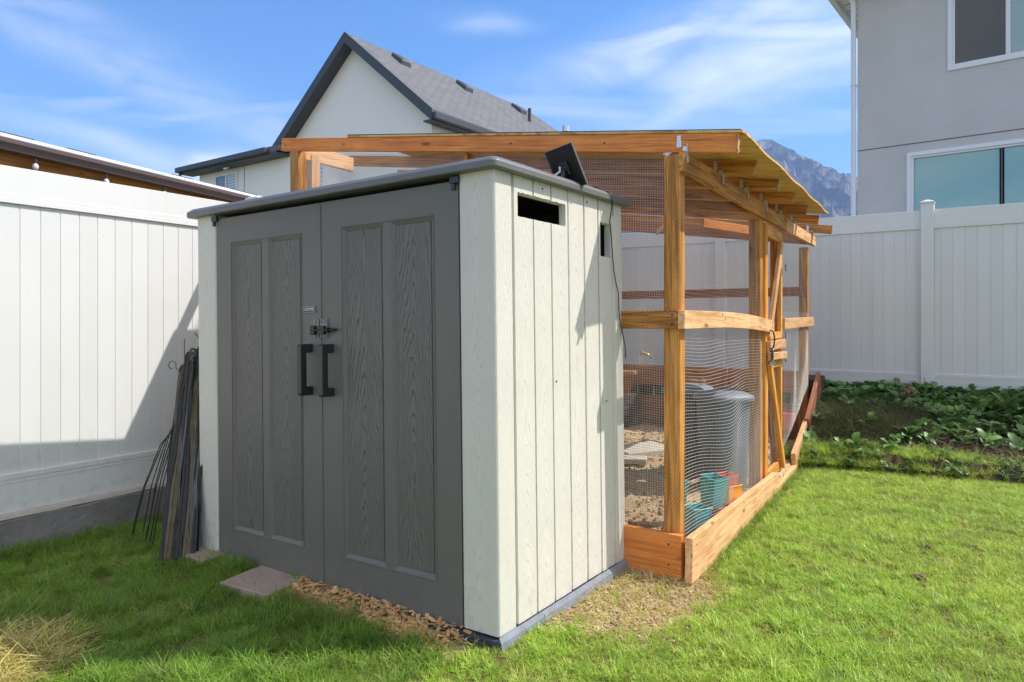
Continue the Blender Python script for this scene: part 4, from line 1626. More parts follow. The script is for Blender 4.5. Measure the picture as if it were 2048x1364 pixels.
pot(1.115, 4.28, .05, .4, .0, .125, .17, TEAL, 'lowest teal square pot nearest the corner post of the coop')
pot(1.30, 4.62, .14, .55, .12, .125, .19, TEAL, 'taller teal square pot standing beside the red and orange pots')
pot(1.05, 4.55, .18, .2, .0, .12, .14, TEAL, 'dim teal pot furthest back behind the mesh')
pot(1.335, 4.58, .03, .5, .0, .13, .12, REDP, 'dark red square pot below the teal one')
pot(1.47, 4.86, .20, .6, .05, .11, .09, REDP, 'bright red open pot behind the orange pot')
pot(1.455, 4.78, .08, .55, .0, .13, .16, ORNG, 'orange yellow square pot at the right of the pot group')
pot(2.83, 7.35, .22, .2, 0, .13, .16, REDP, 'red pot seen through the mesh beyond the coop door')

# stepping slab and loose stones
mb = MB()
mb.box(-.30, .30, -.19, .19, -.03, .045)
mb.build('stone_slab', simple('pale_stone', (0.52, 0.46, 0.37), 0.9, bump=.5, bscale=30, var=.2, vscale=8), Matrix.Translation((1.27, 7.0, .055)) @ Matrix.Rotation(.5, 4, 'Z') @ Matrix.Rotation(.04, 4, 'X'),
         cat='slab', label='pale flat stone slab lying on the dirt inside the coop', bevel=.008)
mb = MB()
mb.box(-.22, .22, -.12, .12, -.02, .03)
mb.build('stone_slab', bpy.data.materials['pale_stone'], Matrix.Translation((1.02, 6.55, .06)) @ Matrix.Rotation(-.2, 4, 'Z') @ Matrix.Rotation(-.05, 4, 'X'),
         cat='slab', label='smaller stone slab in front of the pale flat one inside the coop', bevel=.008)
# faucet behind the retaining boards
fa = empty('yard_faucet', P(4.66, 2.02, .78), cat='faucet', label='white standpipe with brass lever behind the back boards of the coop')
mb = MB()
mb.tube([(0, 0, -.2), (0, 0, .12)], .02, 10)
mb.tube([(0.09, 0.02, -.2), (.09, 0.02, .10)], .012, 10)
mb.build('pipe', WHITE, WM[fa.name], fa)
mb = MB()
mb.tube([(0, 0, .12), (.02, -.02, .16), (.08, -.04, .14), (.14, -.05, .09)], [.018, .02, .016, .01], 8)
mb.tube([(-.03, 0, .17), (.05, -.02, .18)], .01, 6)
mb.build('lever', simple('brass', (0.55, 0.38, 0.12), 0.35, metal=.7), WM[fa.name], fa)
# terracotta pot
mb = MB()
lathe(mb, [(.10, 0), (.16, .22), (.18, .22), (.18, .27), (.15, .27), (.13, .24)], 24)
pq = P(4.35, 2.15, .45)
mb.build('terracotta_pot', simple('terracotta', (0.42, 0.17, 0.08), 0.8, var=.2, vscale=10), Matrix.Translation(pq), cat='pot', label='terracotta pot by the back boards of the coop', sm=True)
mb = MB()
for k in range(6):
    mb.box(-.18, .18, -.12, .12, k * .07, k * .07 + .066)
mb.build('cinder_stack', simple('dark_block', (0.11, 0.085, 0.07), .9, bump=.6, bscale=30, var=.3, vscale=8), Matrix.Translation(P(4.35, 2.15, .03)) @ Matrix.Rotation(.5, 4, 'Z'),
         cat='blocks', label='dark stack of flat blocks under the terracotta pot', bevel=.006)

# ------------------------------------------------------------------ pavers under the shed
PV = []
for (a_, b_, sx_, sy_, rot, z_, lab) in ((1.42, -.075, .35, .34, .10, -.034, 'square pinkish paver sticking out from under the left door'),
                                         (2.13, .02, .40, .30, -.05, -.028, 'pinkish paver under the left corner of the shed'),
                                         (.70, .40, .40, .40, 0, -.056, 'paver carrying the middle of the shed floor')):
    p = SH0 + Vector((-.8226, .5687, 0)) * a_ + Vector((.5687, .8226, 0)) * b_
    mb = MB()
    mb.box(-sx_ / 2, sx_ / 2, -sy_ / 2, sy_ / 2, 0, .048)
    if a_ != .70:
        mb.build('paver', PAVER, Matrix.Translation((p.x, p.y, z_)) @ Matrix.Rotation(SHED_YAW + rot, 4, 'Z') @ Matrix.Rotation(.02, 4, 'X'), cat='paver',
                 group='pavers under the shed', label=lab, bevel=.005)

# ------------------------------------------------------------------ strips of edging leaning on the shed
EDG = simple('black_landscape_edging', (0.032, 0.030, 0.028), 0.62, var=0.6, vscale=22, bump=.4, bscale=40)
EDB = simple('mud_stained_edging', (0.17, 0.125, 0.07), 0.8, var=.7, vscale=16, bump=.6, bscale=60, detail=8)
EDGR = simple('faded_grey_edging', (0.13, 0.125, 0.115), 0.7, var=0.5, vscale=12, bump=.4, bscale=50)
strips = empty('edging_bundle', (-1.98, 4.08, 0), cat='edging strips', label='bundle of muddy black landscape edging strips leaning against the left side of the shed')
lines = [(-2.065, 4.00, -2.03, 4.40, 1.05), (-2.045, 3.97, -1.995, 4.38, 1.13), (-2.02, 3.98, -1.975, 4.40, 1.155), (-1.995, 4.01, -1.955, 4.36, 1.11), (-1.975, 3.98, -1.925, 4.40, 1.16),
         (-1.95, 4.02, -1.905, 4.36, 1.10), (-1.93, 4.0, -1.89, 4.42, 1.18), (-1.90, 4.05, -1.85, 4.34, 1.08), (-2.035, 4.06, -1.96, 4.44, 1.10), (-1.985, 4.08, -1.90, 4.44, 1.14), (-1.91, 4.10, -1.86, 4.40, 1.12)]
lines += [(xa + .012, ya + .03, xb + .010, yb - .03, zt - .03 - .05 * (i % 3)) for i, (xa, ya, xb, yb, zt) in enumerate(lines)]
for k, (xa, ya, xb, yb, zt) in enumerate(lines):
    a, b = Vector((xa + .075, ya, -.05)), Vector((xb - .025, yb, zt))
    n = 16
    mt = (EDG, EDG, EDB, EDGR, EDG, EDG, EDB, EDG, EDGR)[k % 9]
    mb = MB()
    ph = rng.random() * 6
    wdt = .020 + .016 * rng.random()
    pts = []
    for i in range(n + 1):
        t = i / n
        p = a.lerp(b, t) + Vector((.007 * math.sin(t * 5 + ph) + .003 * math.sin(t * 17 + ph), .010 * math.sin(t * 6 + 2 * ph), 0))
        pts.append(p)
    tip = [pts[-1] + Vector((.006, .012, .016)), pts[-1] + Vector((.016, .04, .010)), pts[-1] + Vector((.02, .06, -.04))]
    mb.tube(pts + tip, [.0085] * (n + 1) + [.0085, .008, .006], 8)
    ang = rng.normal(0, .5)
    dv = Vector((math.cos(ang), math.sin(ang), 0))
    for i in range(n):
        p, q = pts[i], pts[i + 1]
        w0_, w1_ = wdt + .004 * math.sin(i * 2.1 + ph), wdt + .004 * math.sin((i + 1) * 2.1 + ph)
        e_ = Vector((-dv.y, dv.x, 0)) * .0022
        mb.hexa([p - e_, p + e_, p + dv * w0_ + e_, p + dv * w0_ - e_, q - e_, q + e_, q + dv * w1_ + e_, q + dv * w1_ - e_])
    mb.build('edging_strip', mt, parent=strips, sm=False)
for k in range(7):
    x0, y0 = -2.44 + .045 * k + rng.normal(0, .01), 4.60 - .06 * k + rng.normal(0, .03)
    a, b = Vector((x0, y0, -.03)), Vector((-2.10 + .015 * k, 4.24 + .01 * k, .60 + .05 * rng.random() + .02 * k))
    mid = (a + b) / 2 + Vector((-.015, 0, .01 + .02 * rng.random()))
    c_ = b + (b - a) * .12 + Vector((.02, .02, -.01))
    mb = MB()
    mb.tube([a, a.lerp(mid, .5) + Vector((0, 0, .004)), mid, b, c_], .0033, 6)
    mb.build('stake', EDG, parent=strips, sm=True)
mb = MB()
for (p0, r_) in ((Vector((-2.115, 4.42, 1.07)), .022),):
    mb.tube([p0 + Vector((r_ * math.cos(t) + .0, 0, r_ * math.sin(t) * 1.1)) for t in np.linspace(-.3, 4.8, 14)], .003, 6)
mb.tube([(-2.095, 4.42, 1.06), (-2.06, 4.41, 1.02), (-2.03, 4.38, .95)], .003, 6)
mb.tube([(-2.03, 4.40, 1.10), (-2.03, 4.40, 1.235)], .0028, 6)
mb.tube([(-1.92, 4.42, 1.14), (-1.93, 4.40, 1.22), (-1.96, 4.39, 1.27)], .003, 6)
mb.build('wire_end', EDGR, parent=strips)


# ------------------------------------------------------------------ instanced ground cover
def instancer(name, pts, rots, scl, protos, label):
    col = bpy.data.collections.new(name + '_sources')
    for p in protos:
        col.objects.link(p)
    n = len(pts)
    me = bpy.data.meshes.new(name)
    me.vertices.add(n)
    me.vertices.foreach_set('co', np.asarray(pts, np.float32).ravel())
    a = me.attributes.new('rot', 'FLOAT_VECTOR', 'POINT')
    a.data.foreach_set('vector', np.asarray(rots, np.float32).ravel())
    a = me.attributes.new('scl', 'FLOAT_VECTOR', 'POINT')
    sc = np.asarray(scl, np.float32)
    if sc.ndim == 1:
        sc = np.repeat(sc[:, None], 3, 1)
    a.data.foreach_set('vector', np.ascontiguousarray(sc).ravel())
    a = me.attributes.new('pick', 'INT', 'POINT')
    a.data.foreach_set('value', rng.integers(0, len(protos), n).astype(np.int32))
    o = mobj(name, me, None, kind='stuff', label=label)
    ng = bpy.data.node_groups.new(name + '_nodes', 'GeometryNodeTree')
    ng.interface.new_socket('Geometry', in_out='INPUT', socket_type='NodeSocketGeometry')
    ng.interface.new_socket('Geometry', in_out='OUTPUT', socket_type='NodeSocketGeometry')
    gi = ng.nodes.new('NodeGroupInput')
    go = ng.nodes.new('NodeGroupOutput')
    ci = ng.nodes.new('GeometryNodeCollectionInfo')
    ci.inputs['Collection'].default_value = col
    ci.inputs['Separate Children'].default_value = True
    ci.inputs['Reset Children'].default_value = True
    ip = ng.nodes.new('GeometryNodeInstanceOnPoints')
    ip.inputs['Pick Instance'].default_value = True
    at = {}
    for nm, ty in (('rot', 'FLOAT_VECTOR'), ('scl', 'FLOAT_VECTOR'), ('pick', 'INT')):
        x = ng.nodes.new('GeometryNodeInputNamedAttribute')
        x.data_type = ty
        x.inputs['Name'].default_value = nm
        at[nm] = next(s_ for s_ in x.outputs if s_.enabled and s_.name == 'Attribute')
    er = ng.nodes.new('FunctionNodeEulerToRotation')
    ng.links.new(at['rot'], er.inputs[0])
    ng.links.new(gi.outputs[0], ip.inputs['Points'])
    ng.links.new(ci.outputs[0], ip.inputs['Instance'])
    ng.links.new(er.outputs[0], ip.inputs['Rotation'])
    ng.links.new(at['scl'], ip.inputs['Scale'])
    ng.links.new(at['pick'], ip.inputs['Instance Index'])
    ng.links.new(ip.outputs[0], go.inputs[0])
    md = o.modifiers.new('scatter', 'NODES')
    md.node_group = ng
    return o


def tuft(name, n, h, rad, width, lean, mat, seg=3):
    vs, fs = [], []
    for _ in range(n):
        a = rng.random() * 6.283
        r = rad * math.sqrt(rng.random())
        bx, by = r * math.cos(a), r * math.sin(a)
        d = a + rng.normal(0, 1.0)
        L = lean * (.3 + rng.random())
        hh = h * (.55 + .6 * rng.random())
        wv_ = width * (.7 + .5 * rng.random())
        px, py = -math.sin(d), math.cos(d)
        tw = rng.normal(0, .5)
        b = len(vs)
        for i in range(seg + 1):
            t = i / seg
            ox, oy, oz = bx + math.cos(d) * L * hh * t * t, by + math.sin(d) * L * hh * t * t, hh * (t - .32 * min(1.6, L) * t * t)
            ww = wv_ * (1 - t ** 1.6) * .5
            if i == seg:
                vs.append((ox, oy, oz))
            else:
                qx, qy = math.cos(math.atan2(py, px) + tw * t), math.sin(math.atan2(py, px) + tw * t)
                vs.append((ox - qx * ww, oy - qy * ww, oz))
                vs.append((ox + qx * ww, oy + qy * ww, oz))
        for i in range(seg - 1):
            fs.append((b + 2 * i, b + 2 * i + 1, b + 2 * i + 3, b + 2 * i + 2))
        fs.append((b + 2 * seg - 2, b + 2 * seg - 1, b + 2 * seg))
    me = bpy.data.meshes.new(name)
    me.from_pydata(vs, [], fs)
    me.materials.append(mat)
    return bpy.data.objects.new(name, me)


GR_A = leafmat('lawn_blade', [(0.15, 0.31, 0.016), (0.28, 0.50, 0.03), (0.42, 0.61, 0.06), (0.66, 0.67, 0.20)], trans=.38, rough=.42, tip=(0.52, 0.46, 0.12))
GR_B = leafmat('long_grass_blade', [(0.11, 0.23, 0.018), (0.16, 0.32, 0.022), (0.23, 0.38, 0.03), (0.34, 0.40, 0.09)], trans=.35, tip=(0.34, 0.36, 0.10))
STRAW = leafmat('dry_grass_blade', [(0.36, 0.27, 0.10), (0.52, 0.40, 0.15), (0.66, 0.55, 0.16), (0.50, 0.52, 0.10)], trans=.2, rough=.7)


def scatter(x0, x1, y0, y1, dens_fn, maxd):
    n = int((x1 - x0) * (y1 - y0) * maxd)
    x = x0 + (x1 - x0) * rng.random(n)
    y = y0 + (y1 - y0) * rng.random(n)
    keep = rng.random(n) < dens_fn(x, y)
    return x[keep], y[keep]


def outside(x, y):
    s, w = coop_sw(x, y)
    a, b = shed_ab(x, y)
    ok = ~((w > -.085) & (s > -.09))
    ok &= ~((a > -.01) & (a < 2.18) & (b > -.015) & (b < 1.25))
    tl = (x - FL0.x) * nL.x + (y - FL0.y) * nL.y
    ok &= tl > .085
    pav = (np.abs(a - 1.42) < .17) & (b > -.255) & (b < .1)
    ok &= ~(pav & (wav(x * 9, y * 9) < .30))
    pav = (np.abs(a - 2.13) < .18) & (b > -.12) & (b < .15)
    ok &= ~(pav & (wav(x * 9, y * 9) < .25))
    return ok


def lawn_dens(x, y):
    d = bed_d(x, y)
    ok = outside(x, y) & (d < .0)
    r = np.hypot(x, y)
    lod = np.where(r < 4.4, 1.0, .8) * (.55 + .45 * sstep((wav(x * 6.3, y * 5.7) + .5)))
    return ok * lod * (1 - .96 * dirt_mask(x, y))


def tri_rot(n, tilt):
    return np.stack([rng.normal(0, tilt, n), rng.normal(0, tilt, n), rng.random(n) * 6.283], -1)


def longness(x, y):      # unmown strip left of the shed and along every edge
    tl = (x - FL0.x) * nL.x + (y - FL0.y) * nL.y
    a, b = shed_ab(x, y)
    s, w = coop_sw(x, y)
    left = sstep((a + .1) / .5) * sstep((1.2 - b) / .3)
    e = sstep((.28 - tl) / .2)
    e2 = sstep((-w < .22) * (.22 + w) / .12) * (s > 0)
    e3 = (np.abs(a - 1.35) < .9) * sstep((.14 + b) / .10) * (b < 0)
    return np.clip(.50 * left + .8 * e + .4 * e2 + .5 * e3, 0, 1.2)


x, y = scatter(-3.4, 6.4, .9, 6.95, lawn_dens, 3300)
lg = longness(x, y)
z = ground_z(x, y)
patch = .5 + .5 * wav(x * 1.3 + 3, y * 1.3)
# straw patch in the lower left
strawy = np.exp(-(((x + 2.10) / .40) ** 2 + ((y - 2.88) / .40) ** 2) * 1.2) > .45
clump = .5 + .5 * np.sin(x * 9.0 + 2 * np.sin(y * 7)) * np.sin(y * 8.3 + 2 * np.sin(x * 6.1))
isl = lg > .25
m_short = ((~isl) & (~strawy)) | (strawy & (rng.random(len(x)) < .5))
m_long = isl & (~strawy)
protos = [tuft('lawn_tuft', 15, .047, .024, .0040, 1.0, GR_A) for _ in range(7)]
sc = (.55 + .75 * rng.random(m_short.sum()) ** 1.3) * (.70 + .5 * patch[m_short]) * (.75 + .45 * clump[m_short])
instancer('lawn_grass', np.stack([x, y, z - .004], -1)[m_short], tri_rot(m_short.sum(), .16), sc, protos, 'short mown green lawn grass in the sun')
protos = [tuft('long_tuft', 13, .085, .026, .0042, 1.25, GR_B, seg=4) for _ in range(8)]
sel = m_long & (rng.random(len(x)) < .8)
sc = (.50 + .5 * rng.random(sel.sum())) * (.60 + .75 * lg[sel]) * (.65 + .7 * clump[sel])
instancer('long_grass', np.stack([x, y, z - .004], -1)[sel], tri_rot(sel.sum(), .22), sc, protos, 'longer uncut grass in the shade of the shed and along the edges')
protos = [tuft('straw_tuft', 16, .030, .045, .0040, 3.6, STRAW, seg=4) for _ in range(5)]
ns = int(strawy.sum() * .45)
ii = rng.choice(np.nonzero(strawy)[0], ns)
instancer('dry_grass', np.stack([x[ii], y[ii], z[ii] + .004 + .014 * rng.random(ns)], -1), tri_rot(ns, .25), np.stack([1.0 + .6 * rng.random(ns), 1.0 + .6 * rng.random(ns), .22 + .3 * rng.random(ns)], -1), protos, 'flattened dry yellow grass patch in the lower left corner')
# sparse straw through the lawn and over the bare patch
ds = lambda x, y: (outside(x, y) & (bed_d(x, y) < 0)) * (.03 + .9 * dirt_mask(x, y))
xs_, ys_ = scatter(-3.2, 6, 1.5, 6.9, ds, 900)
bits = [tuft('thatch', 9, .035, .03, .0022, 3.0, STRAW, seg=3) for _ in range(4)]
instancer('thatch_bits', np.stack([xs_, ys_, ground_z(xs_, ys_) + .006], -1), tri_rot(len(xs_), .5), .6 + .6 * rng.random(len(xs_)), bits, 'dry thatch scattered over the bare ground and lawn')


# wood chips and crumbs
def chip(name, l, w_, t_, mat):
    mb = MB()
    j = lambda: 1 + .35 * rng.normal(0, 1)
    mb.hexa([(-l * j(), -w_, 0), (l, -w_ * j(), 0), (l * j(), w_, 0), (-l, w_ * j(), 0), (-l * .9, -w_, t_), (l * j(), -w_, t_), (l, w_, t_ * 1.6), (-l, w_ * .8, t_)])
    return bpy.data.objects.new(name, (lambda me: (me.materials.append(mat), me)[1])(mb.mesh(name)))


CHIP = leafmat('wood_chip', [(0.50, 0.25, 0.085), (0.72, 0.42, 0.17), (0.85, 0.57, 0.27), (0.58, 0.31, 0.12)], rough=.8, trans=.0)
CRUMB = leafmat('dirt_crumb', [(0.30, 0.20, 0.11), (0.44, 0.31, 0.18), (0.58, 0.44, 0.28), (0.36, 0.25, 0.14)], rough=.95, trans=.0)
chips = [chip('wood_chip', .012, .005, .003, CHIP) for _ in range(6)]


def chip_d(x, y):
    a, b = shed_ab(x, y)
    n = wav(x * 3, y * 3)
    return sstep((.115 + .06 * n - np.abs(b + .035)) / .05) * sstep((a - .12) / .2) * sstep((1.32 - a) / .15)


xs_, ys_ = scatter(-1.5, .4, 2.6, 3.9, chip_d, 11000)
a_, b_ = shed_ab(xs_, ys_)
zz = ground_z(xs_, ys_) + .004 + .045 * np.exp(-((b_ + .01) / .06) ** 2) * rng.random(len(xs_))
instancer('wood_chips', np.stack([xs_, ys_, zz], -1), tri_rot(len(xs_), .35), .35 + 1.4 * rng.random(len(xs_)) ** 2, chips, 'orange wood chips spilled from under the shed doors')
crumbs = [chip('dirt_crumb', .008, .006, .006, CRUMB) for _ in range(5)]
dc = lambda x, y: ((lambda s, w: (w > 0) & (w < 3.1) & (s > .02) & (s < 4.55))(*coop_sw(x, y))) * np.where(np.hypot(x, y) < 5, 1, .45) * (.3 + .7 * sstep(wav(x * 4, y * 4) + .5))
xs_, ys_ = scatter(-2.5, 3.6, 3.7, 9.5, dc, 900)
instancer('coop_litter', np.stack([xs_, ys_, ground_z(xs_, ys_) + .003], -1), tri_rot(len(xs_), .6), .6 + 1.2 * rng.random(len(xs_)), crumbs, 'crumbs of dirt and litter on the floor of the coop')
dd_ = lambda x, y: outside(x, y) * dirt_mask(x, y) * (shed_ab(x, y)[0] < .05)
xs_, ys_ = scatter(-1.6, 1.6, 2.4, 4.2, dd_, 2500)
instancer('dry_crumbs', np.stack([xs_, ys_, ground_z(xs_, ys_) + .002], -1), tri_rot(len(xs_), .6), .5 + .6 * rng.random(len(xs_)), crumbs, 'crumbs of dry soil on the bare patch beside the shed')

# ------------------------------------------------------------------ the bed
mb = MB()
n = 40
for i in range(n):
    t0_, t1_ = i / n, (i + 1) / n
    L = 4.2
    f = lambda t: (ED0[0] + ED[0] * L * t - ED[1] * .025 * math.sin(t * 23), ED0[1] + ED[1] * L * t + ED[0] * .025 * math.sin(t * 23))
    (xa, ya), (xb, yb) = f(t0_), f(t1_)
    nx_, ny_ = -ED[1] * .012, ED[0] * .012
    za, zb = .06 + .012 * math.sin(i * 1.1), .06 + .012 * math.sin(i * 1.1 + 1.1)
    mb.hexa([(xa, ya, -.1), (xb, yb, -.1), (xb + nx_, yb + ny_, -.1), (xa + nx_, ya + ny_, -.1), (xa, ya, za), (xb, yb, zb), (xb + nx_, yb + ny_, zb), (xa + nx_, ya + ny_, za)])
mb.build('bed_edging', EDG, kind='structure', label='black edging strip between the lawn and the leafy bed')


def leaf_mesh(L, w_, droop, fold=.25, n=4):
    vs, fs = [], []
    for i in range(n + 1):
        t = i / n
        hw = w_ * math.sin(math.pi * min(.995, t * .93 + .05)) ** .8
        zc = L * (.55 * t - droop * t * t)
        x_ = L * t * (1 - .15 * t)
        if i == n:
            vs.append((x_, 0, zc))
        else:
            vs += [(x_, -hw, zc + hw * fold), (x_, 0, zc), (x_, hw, zc + hw * fold)]
    for i in range(n - 1):
        b = 3 * i
        fs += [(b, b + 1, b + 4, b + 3), (b + 1, b + 2, b + 5, b + 4)]
    b = 3 * (n - 1)
    fs += [(b, b + 1, b + 3), (b + 1, b + 2, b + 3)]
    return vs, fs


def rosette(name, k, L, w_, droop, mat, stemh=.0):
    mb = MB()
    for i in range(k):
        vs, fs = leaf_mesh(L * (.6 + .6 * rng.random()), w_ * (.7 + .5 * rng.random()), droop + .2 * rng.random())
        rotm = Matrix.Rotation(i * 2.4 + rng.normal(0, .3), 4, 'Z') @ Matrix.Translation((0, 0, stemh * rng.random())) @ Matrix.Rotation(-rng.random() * .7 + .2, 4, 'Y')
        mb.add([tuple(rotm @ Vector(v)) for v in vs], fs)
    me = bpy.data.meshes.new(name)
    me.from_pydata(mb.v, [], mb.f)
    me.polygons.foreach_set('use_smooth', np.ones(len(me.polygons), bool))
    me.materials.append(mat)
    return bpy.data.objects.new(name, me)


WEED = leafmat('weed_leaf', [(0.09, 0.18, 0.04), (0.145, 0.27, 0.06), (0.23, 0.37, 0.09), (0.12, 0.22, 0.075)], rough=.45, trans=.25)
WEED2 = leafmat('pale_weed_leaf', [(0.09, 0.17, 0.05), (0.13, 0.23, 0.07), (0.16, 0.26, 0.09)], rough=.45, trans=.3)
ros = [rosette('weed_rosette', 7, .10, .024, .35, WEED, .05) for _ in range(5)] + [rosette('weed_rosette', 9, .07, .018, .3, WEED, .07) for _ in range(3)]


def bed_dens(x, y):
    d = bed_d(x, y)
    s, w = coop_sw(x, y)
    tb = (x - FB0.x) * nB.x + (y - FB0.y) * nB.y
    r = np.hypot((x - MOUND[0]) / .60, (y - MOUND[1]) / .42)
    bare = sstep((wav(x * 1.1 + 5, y * 1.3) - .35) / .2) * (x > 4.2)
    front = sstep((d - .30) / .25)
    return (d > .05) * (w < -.09) * (tb > .07) * np.clip(.10 + front, 0, 1) * (1 - .93 * (r < .95)) * (1 - .7 * bare)


xs_, ys_ = scatter(2.3, 7.5, 4.5, 9.4, bed_dens, 330)
instancer('bed_weeds', np.stack([xs_, ys_, ground_z(xs_, ys_) - .01], -1), tri_rot(len(xs_), .25), .6 + .9 * rng.random(len(xs_)), ros, 'dense low leafy weeds covering the shaded bed')
# bright leaves and grass overhanging the edging
rosb = [rosette('edge_rosette', 7, .085, .02, .45, WEED2, .03) for _ in range(4)]


def edge_d(x, y):
    d = bed_d(x, y)
    t = (x - ED0[0]) * ED[0] + (y - ED0[1]) * ED[1]
    dens = .25 + .75 * ((t < .8) | ((t > 1.0) & (t < 1.5) & (wav(x * 2, y * 2) > -.1)))
    return (np.abs(d - .06) < .15) * (t > -.05) * dens


xs_, ys_ = scatter(2.4, 6.5, 4.8, 7.2, edge_d, 90)
instancer('edge_weeds', np.stack([xs_, ys_, np.maximum(ground_z(xs_, ys_), .03)], -1), tri_rot(len(xs_), .3), .5 + .8 * rng.random(len(xs_)), rosb, 'sunlit pale weeds spilling over the bed edging')
protos = [tuft('edge_tuft', 13, .10, .03, .0036, 1.7, GR_A, seg=4) for _ in range(5)]
xs_, ys_ = scatter(2.4, 6.5, 4.8, 7.2, edge_d, 2000)
instancer('edge_grass', np.stack([xs_, ys_, np.maximum(ground_z(xs_, ys_), .02)], -1), tri_rot(len(xs_), .35), .5 + .6 * rng.random(len(xs_)), protos, 'long grass hanging over the bed edging')
# heap of clippings
CLIP = leafmat('clipping_blade', [(0.060, 0.065, 0.022), (0.085, 0.095, 0.032), (0.12, 0.115, 0.045), (0.06, 0.085, 0.025)], rough=.9, trans=.1)
cl = [tuft('clipping', 14, .06, .04, .003, 2.6, CLIP, seg=3) for _ in range(5)]
md_ = lambda x, y: (np.hypot((x - MOUND[0]) / .66, (y - MOUND[1]) / .47) < 1.0 + .1 * wav(x * 4, y * 4)) * 1.0
xs_, ys_ = scatter(2.6, 4.5, 6.4, 8.1, md_, 2600)
k_ = coop_sw(xs_, ys_)[1] < -.1
xs_, ys_ = xs_[k_], ys_[k_]
instancer('grass_clippings', np.stack([xs_, ys_, ground_z(xs_, ys_) + .005], -1), tri_rot(len(xs_), .6), .6 + .7 * rng.random(len(xs_)), cl, 'low heap of dull cut grass on the bed beside the coop')
# twigs and straw on the bare part of the bed
tw = lambda x, y: ((bed_d(x, y) > .12) & (bed_d(x, y) < .55) & (x > 3.9)) * 1.0
xs_, ys_ = scatter(3.9, 6.8, 4.8, 7.2, tw, 420)
TWIG = leafmat('twig', [(0.10, 0.06, 0.05), (0.20, 0.12, 0.10), (0.26, 0.18, 0.12)], rough=.9, trans=0)
twigs = [tuft('twig', 6, .10, .04, .004, 3.0, TWIG, seg=3) for _ in range(3)]
instancer('twig_litter', np.stack([xs_, ys_, ground_z(xs_, ys_) + .01], -1), tri_rot(len(xs_), .5), .6 + .7 * rng.random(len(xs_)), twigs, 'brown twigs and stalks lying on the front of the bed')


# individual plants on the bed
def plant(name, x_, y_, k, L, w_, droop, mat, lab, spread=.5, up=.25):
    z_ = float(ground_z(x_, y_))
    e = empty(name, (x_, y_, z_), cat='plant', label=lab)
    for i in range(k):
        vs, fs = leaf_mesh(L * (.75 + .4 * rng.random()), w_ * (.8 + .3 * rng.random()), droop, .2, 6)
        rotm = Matrix.Rotation(i * 2.4 + rng.normal(0, .2), 4, 'Z') @ Matrix.Translation((.01, 0, up * rng.random())) @ Matrix.Rotation(-spread + .7 * rng.random(), 4, 'Y')
        me = bpy.data.meshes.new('leaf')
        me.from_pydata([tuple(rotm @ Vector(v)) for v in vs], [], fs)
        me.polygons.foreach_set('use_smooth', np.ones(len(me.polygons), bool))
        mobj('leaf', me, mat, WM[e.name], e)
    mb = MB()
    mb.tube([(0, 0, -.02), (.005, 0, up * .6), (0, .005, up)], [.006, .005, .003], 6)
    mb.build('stem', mat, WM[e.name], e)
    return e


DRY = leafmat('dry_leaf', [(0.20, 0.12, 0.07), (0.32, 0.20, 0.11), (0.40, 0.27, 0.16)], rough=.8, trans=.1)
plant('broad_leaf_plant', 3.66, 8.02, 12, .17, .075, .40, WEED, 'broad round leaved plant at the fence just right of the coop', .5, .12)
plant('broad_leaf_plant', 3.92, 7.92, 9, .15, .06, .35, WEED, 'smaller round leaved plant next to the tallest broad leaves by the fence', .5, .10)
plant('dried_plant', 4.25, 7.62, 26, .14, .022, .75, DRY, 'dried brown plant with hanging leaves in front of the fence post', .9, .20)
plant('tall_leaf_plant', 4.98, 7.15, 16, .22, .038, .30, WEED, 'plant with long pointed upright leaves at the fence on the far right', .6, .08)
plant('tall_leaf_plant', 4.72, 7.32, 10, .17, .032, .3, WEED, 'low pointed leaf plant between the dried plant and the long leaved one', .6, .06)
plant('leggy_weed', 4.42, 7.60, 14, .05, .012, .3, WEED, 'thin leggy weed standing against the fence post', .5, .28)
plant('leggy_weed', 5.35, 6.95, 16, .06, .014, .3, WEED, 'thin leggy weed by the fence at the edge of the picture', .5, .26)
# clods on the lawn
for (x_, y_, r_, lab) in ((2.17, 3.78, .028, 'dark clod lying on the open lawn, the nearer of two'), (2.53, 4.30, .020, 'small brown clod on the lawn towards the bed')):
    bm = bmesh.new()
    bmesh.ops.create_icosphere(bm, subdivisions=3, radius=r_)
    for v in bm.verts:
        v.co *= 1 + .5 * mnoise.noise(v.co * 60)
        v.co.z *= .6
    me = bpy.data.meshes.new('clod')
    bm.to_mesh(me)
    bm.free()
    mobj('clod', me, simple('clod_soil', (0.16, 0.11, 0.06), .95, bump=1, bscale=80, var=.4, vscale=60) if 'clod_soil' not in bpy.data.materials else bpy.data.materials['clod_soil'],
         Matrix.Translation((x_, y_, float(ground_z(x_, y_)) + .022)), cat='clod', group='clods on the lawn', label=lab)

# ------------------------------------------------------------------ white house behind
HG = Vector((.811, -.586, 0)).normalized()        # along the gable wall, to the right
HR = Vector((.586, .811, 0)).normalized()         # along the ridge, away
APX = Vector((-3.855, 16.39, 0))


def HP(g, r, z):
    return APX + HG * g + HR * r + Vector((0, 0, z))


HW = Matrix((HG, HR, Vector((0, 0, 1)))).transposed().to_4x4()
HW.translation = APX
house = empty('white_house', (0, 0, 0), W=HW, cat='house', label='white stucco house with a steep dark gable roof beyond the coop')


def hpart(mb, name, mat, parent=None, org=(0, 0, 0), **t):
    return mb.build(name, mat, HW, parent or house, **t)


slope = (7.99 - 5.75) / 2.70
OV = .30                                         # rake overhang in front of the wall
wl_, wr_ = -2.42, 2.42                           # gable wall edges
LEN = 8.6
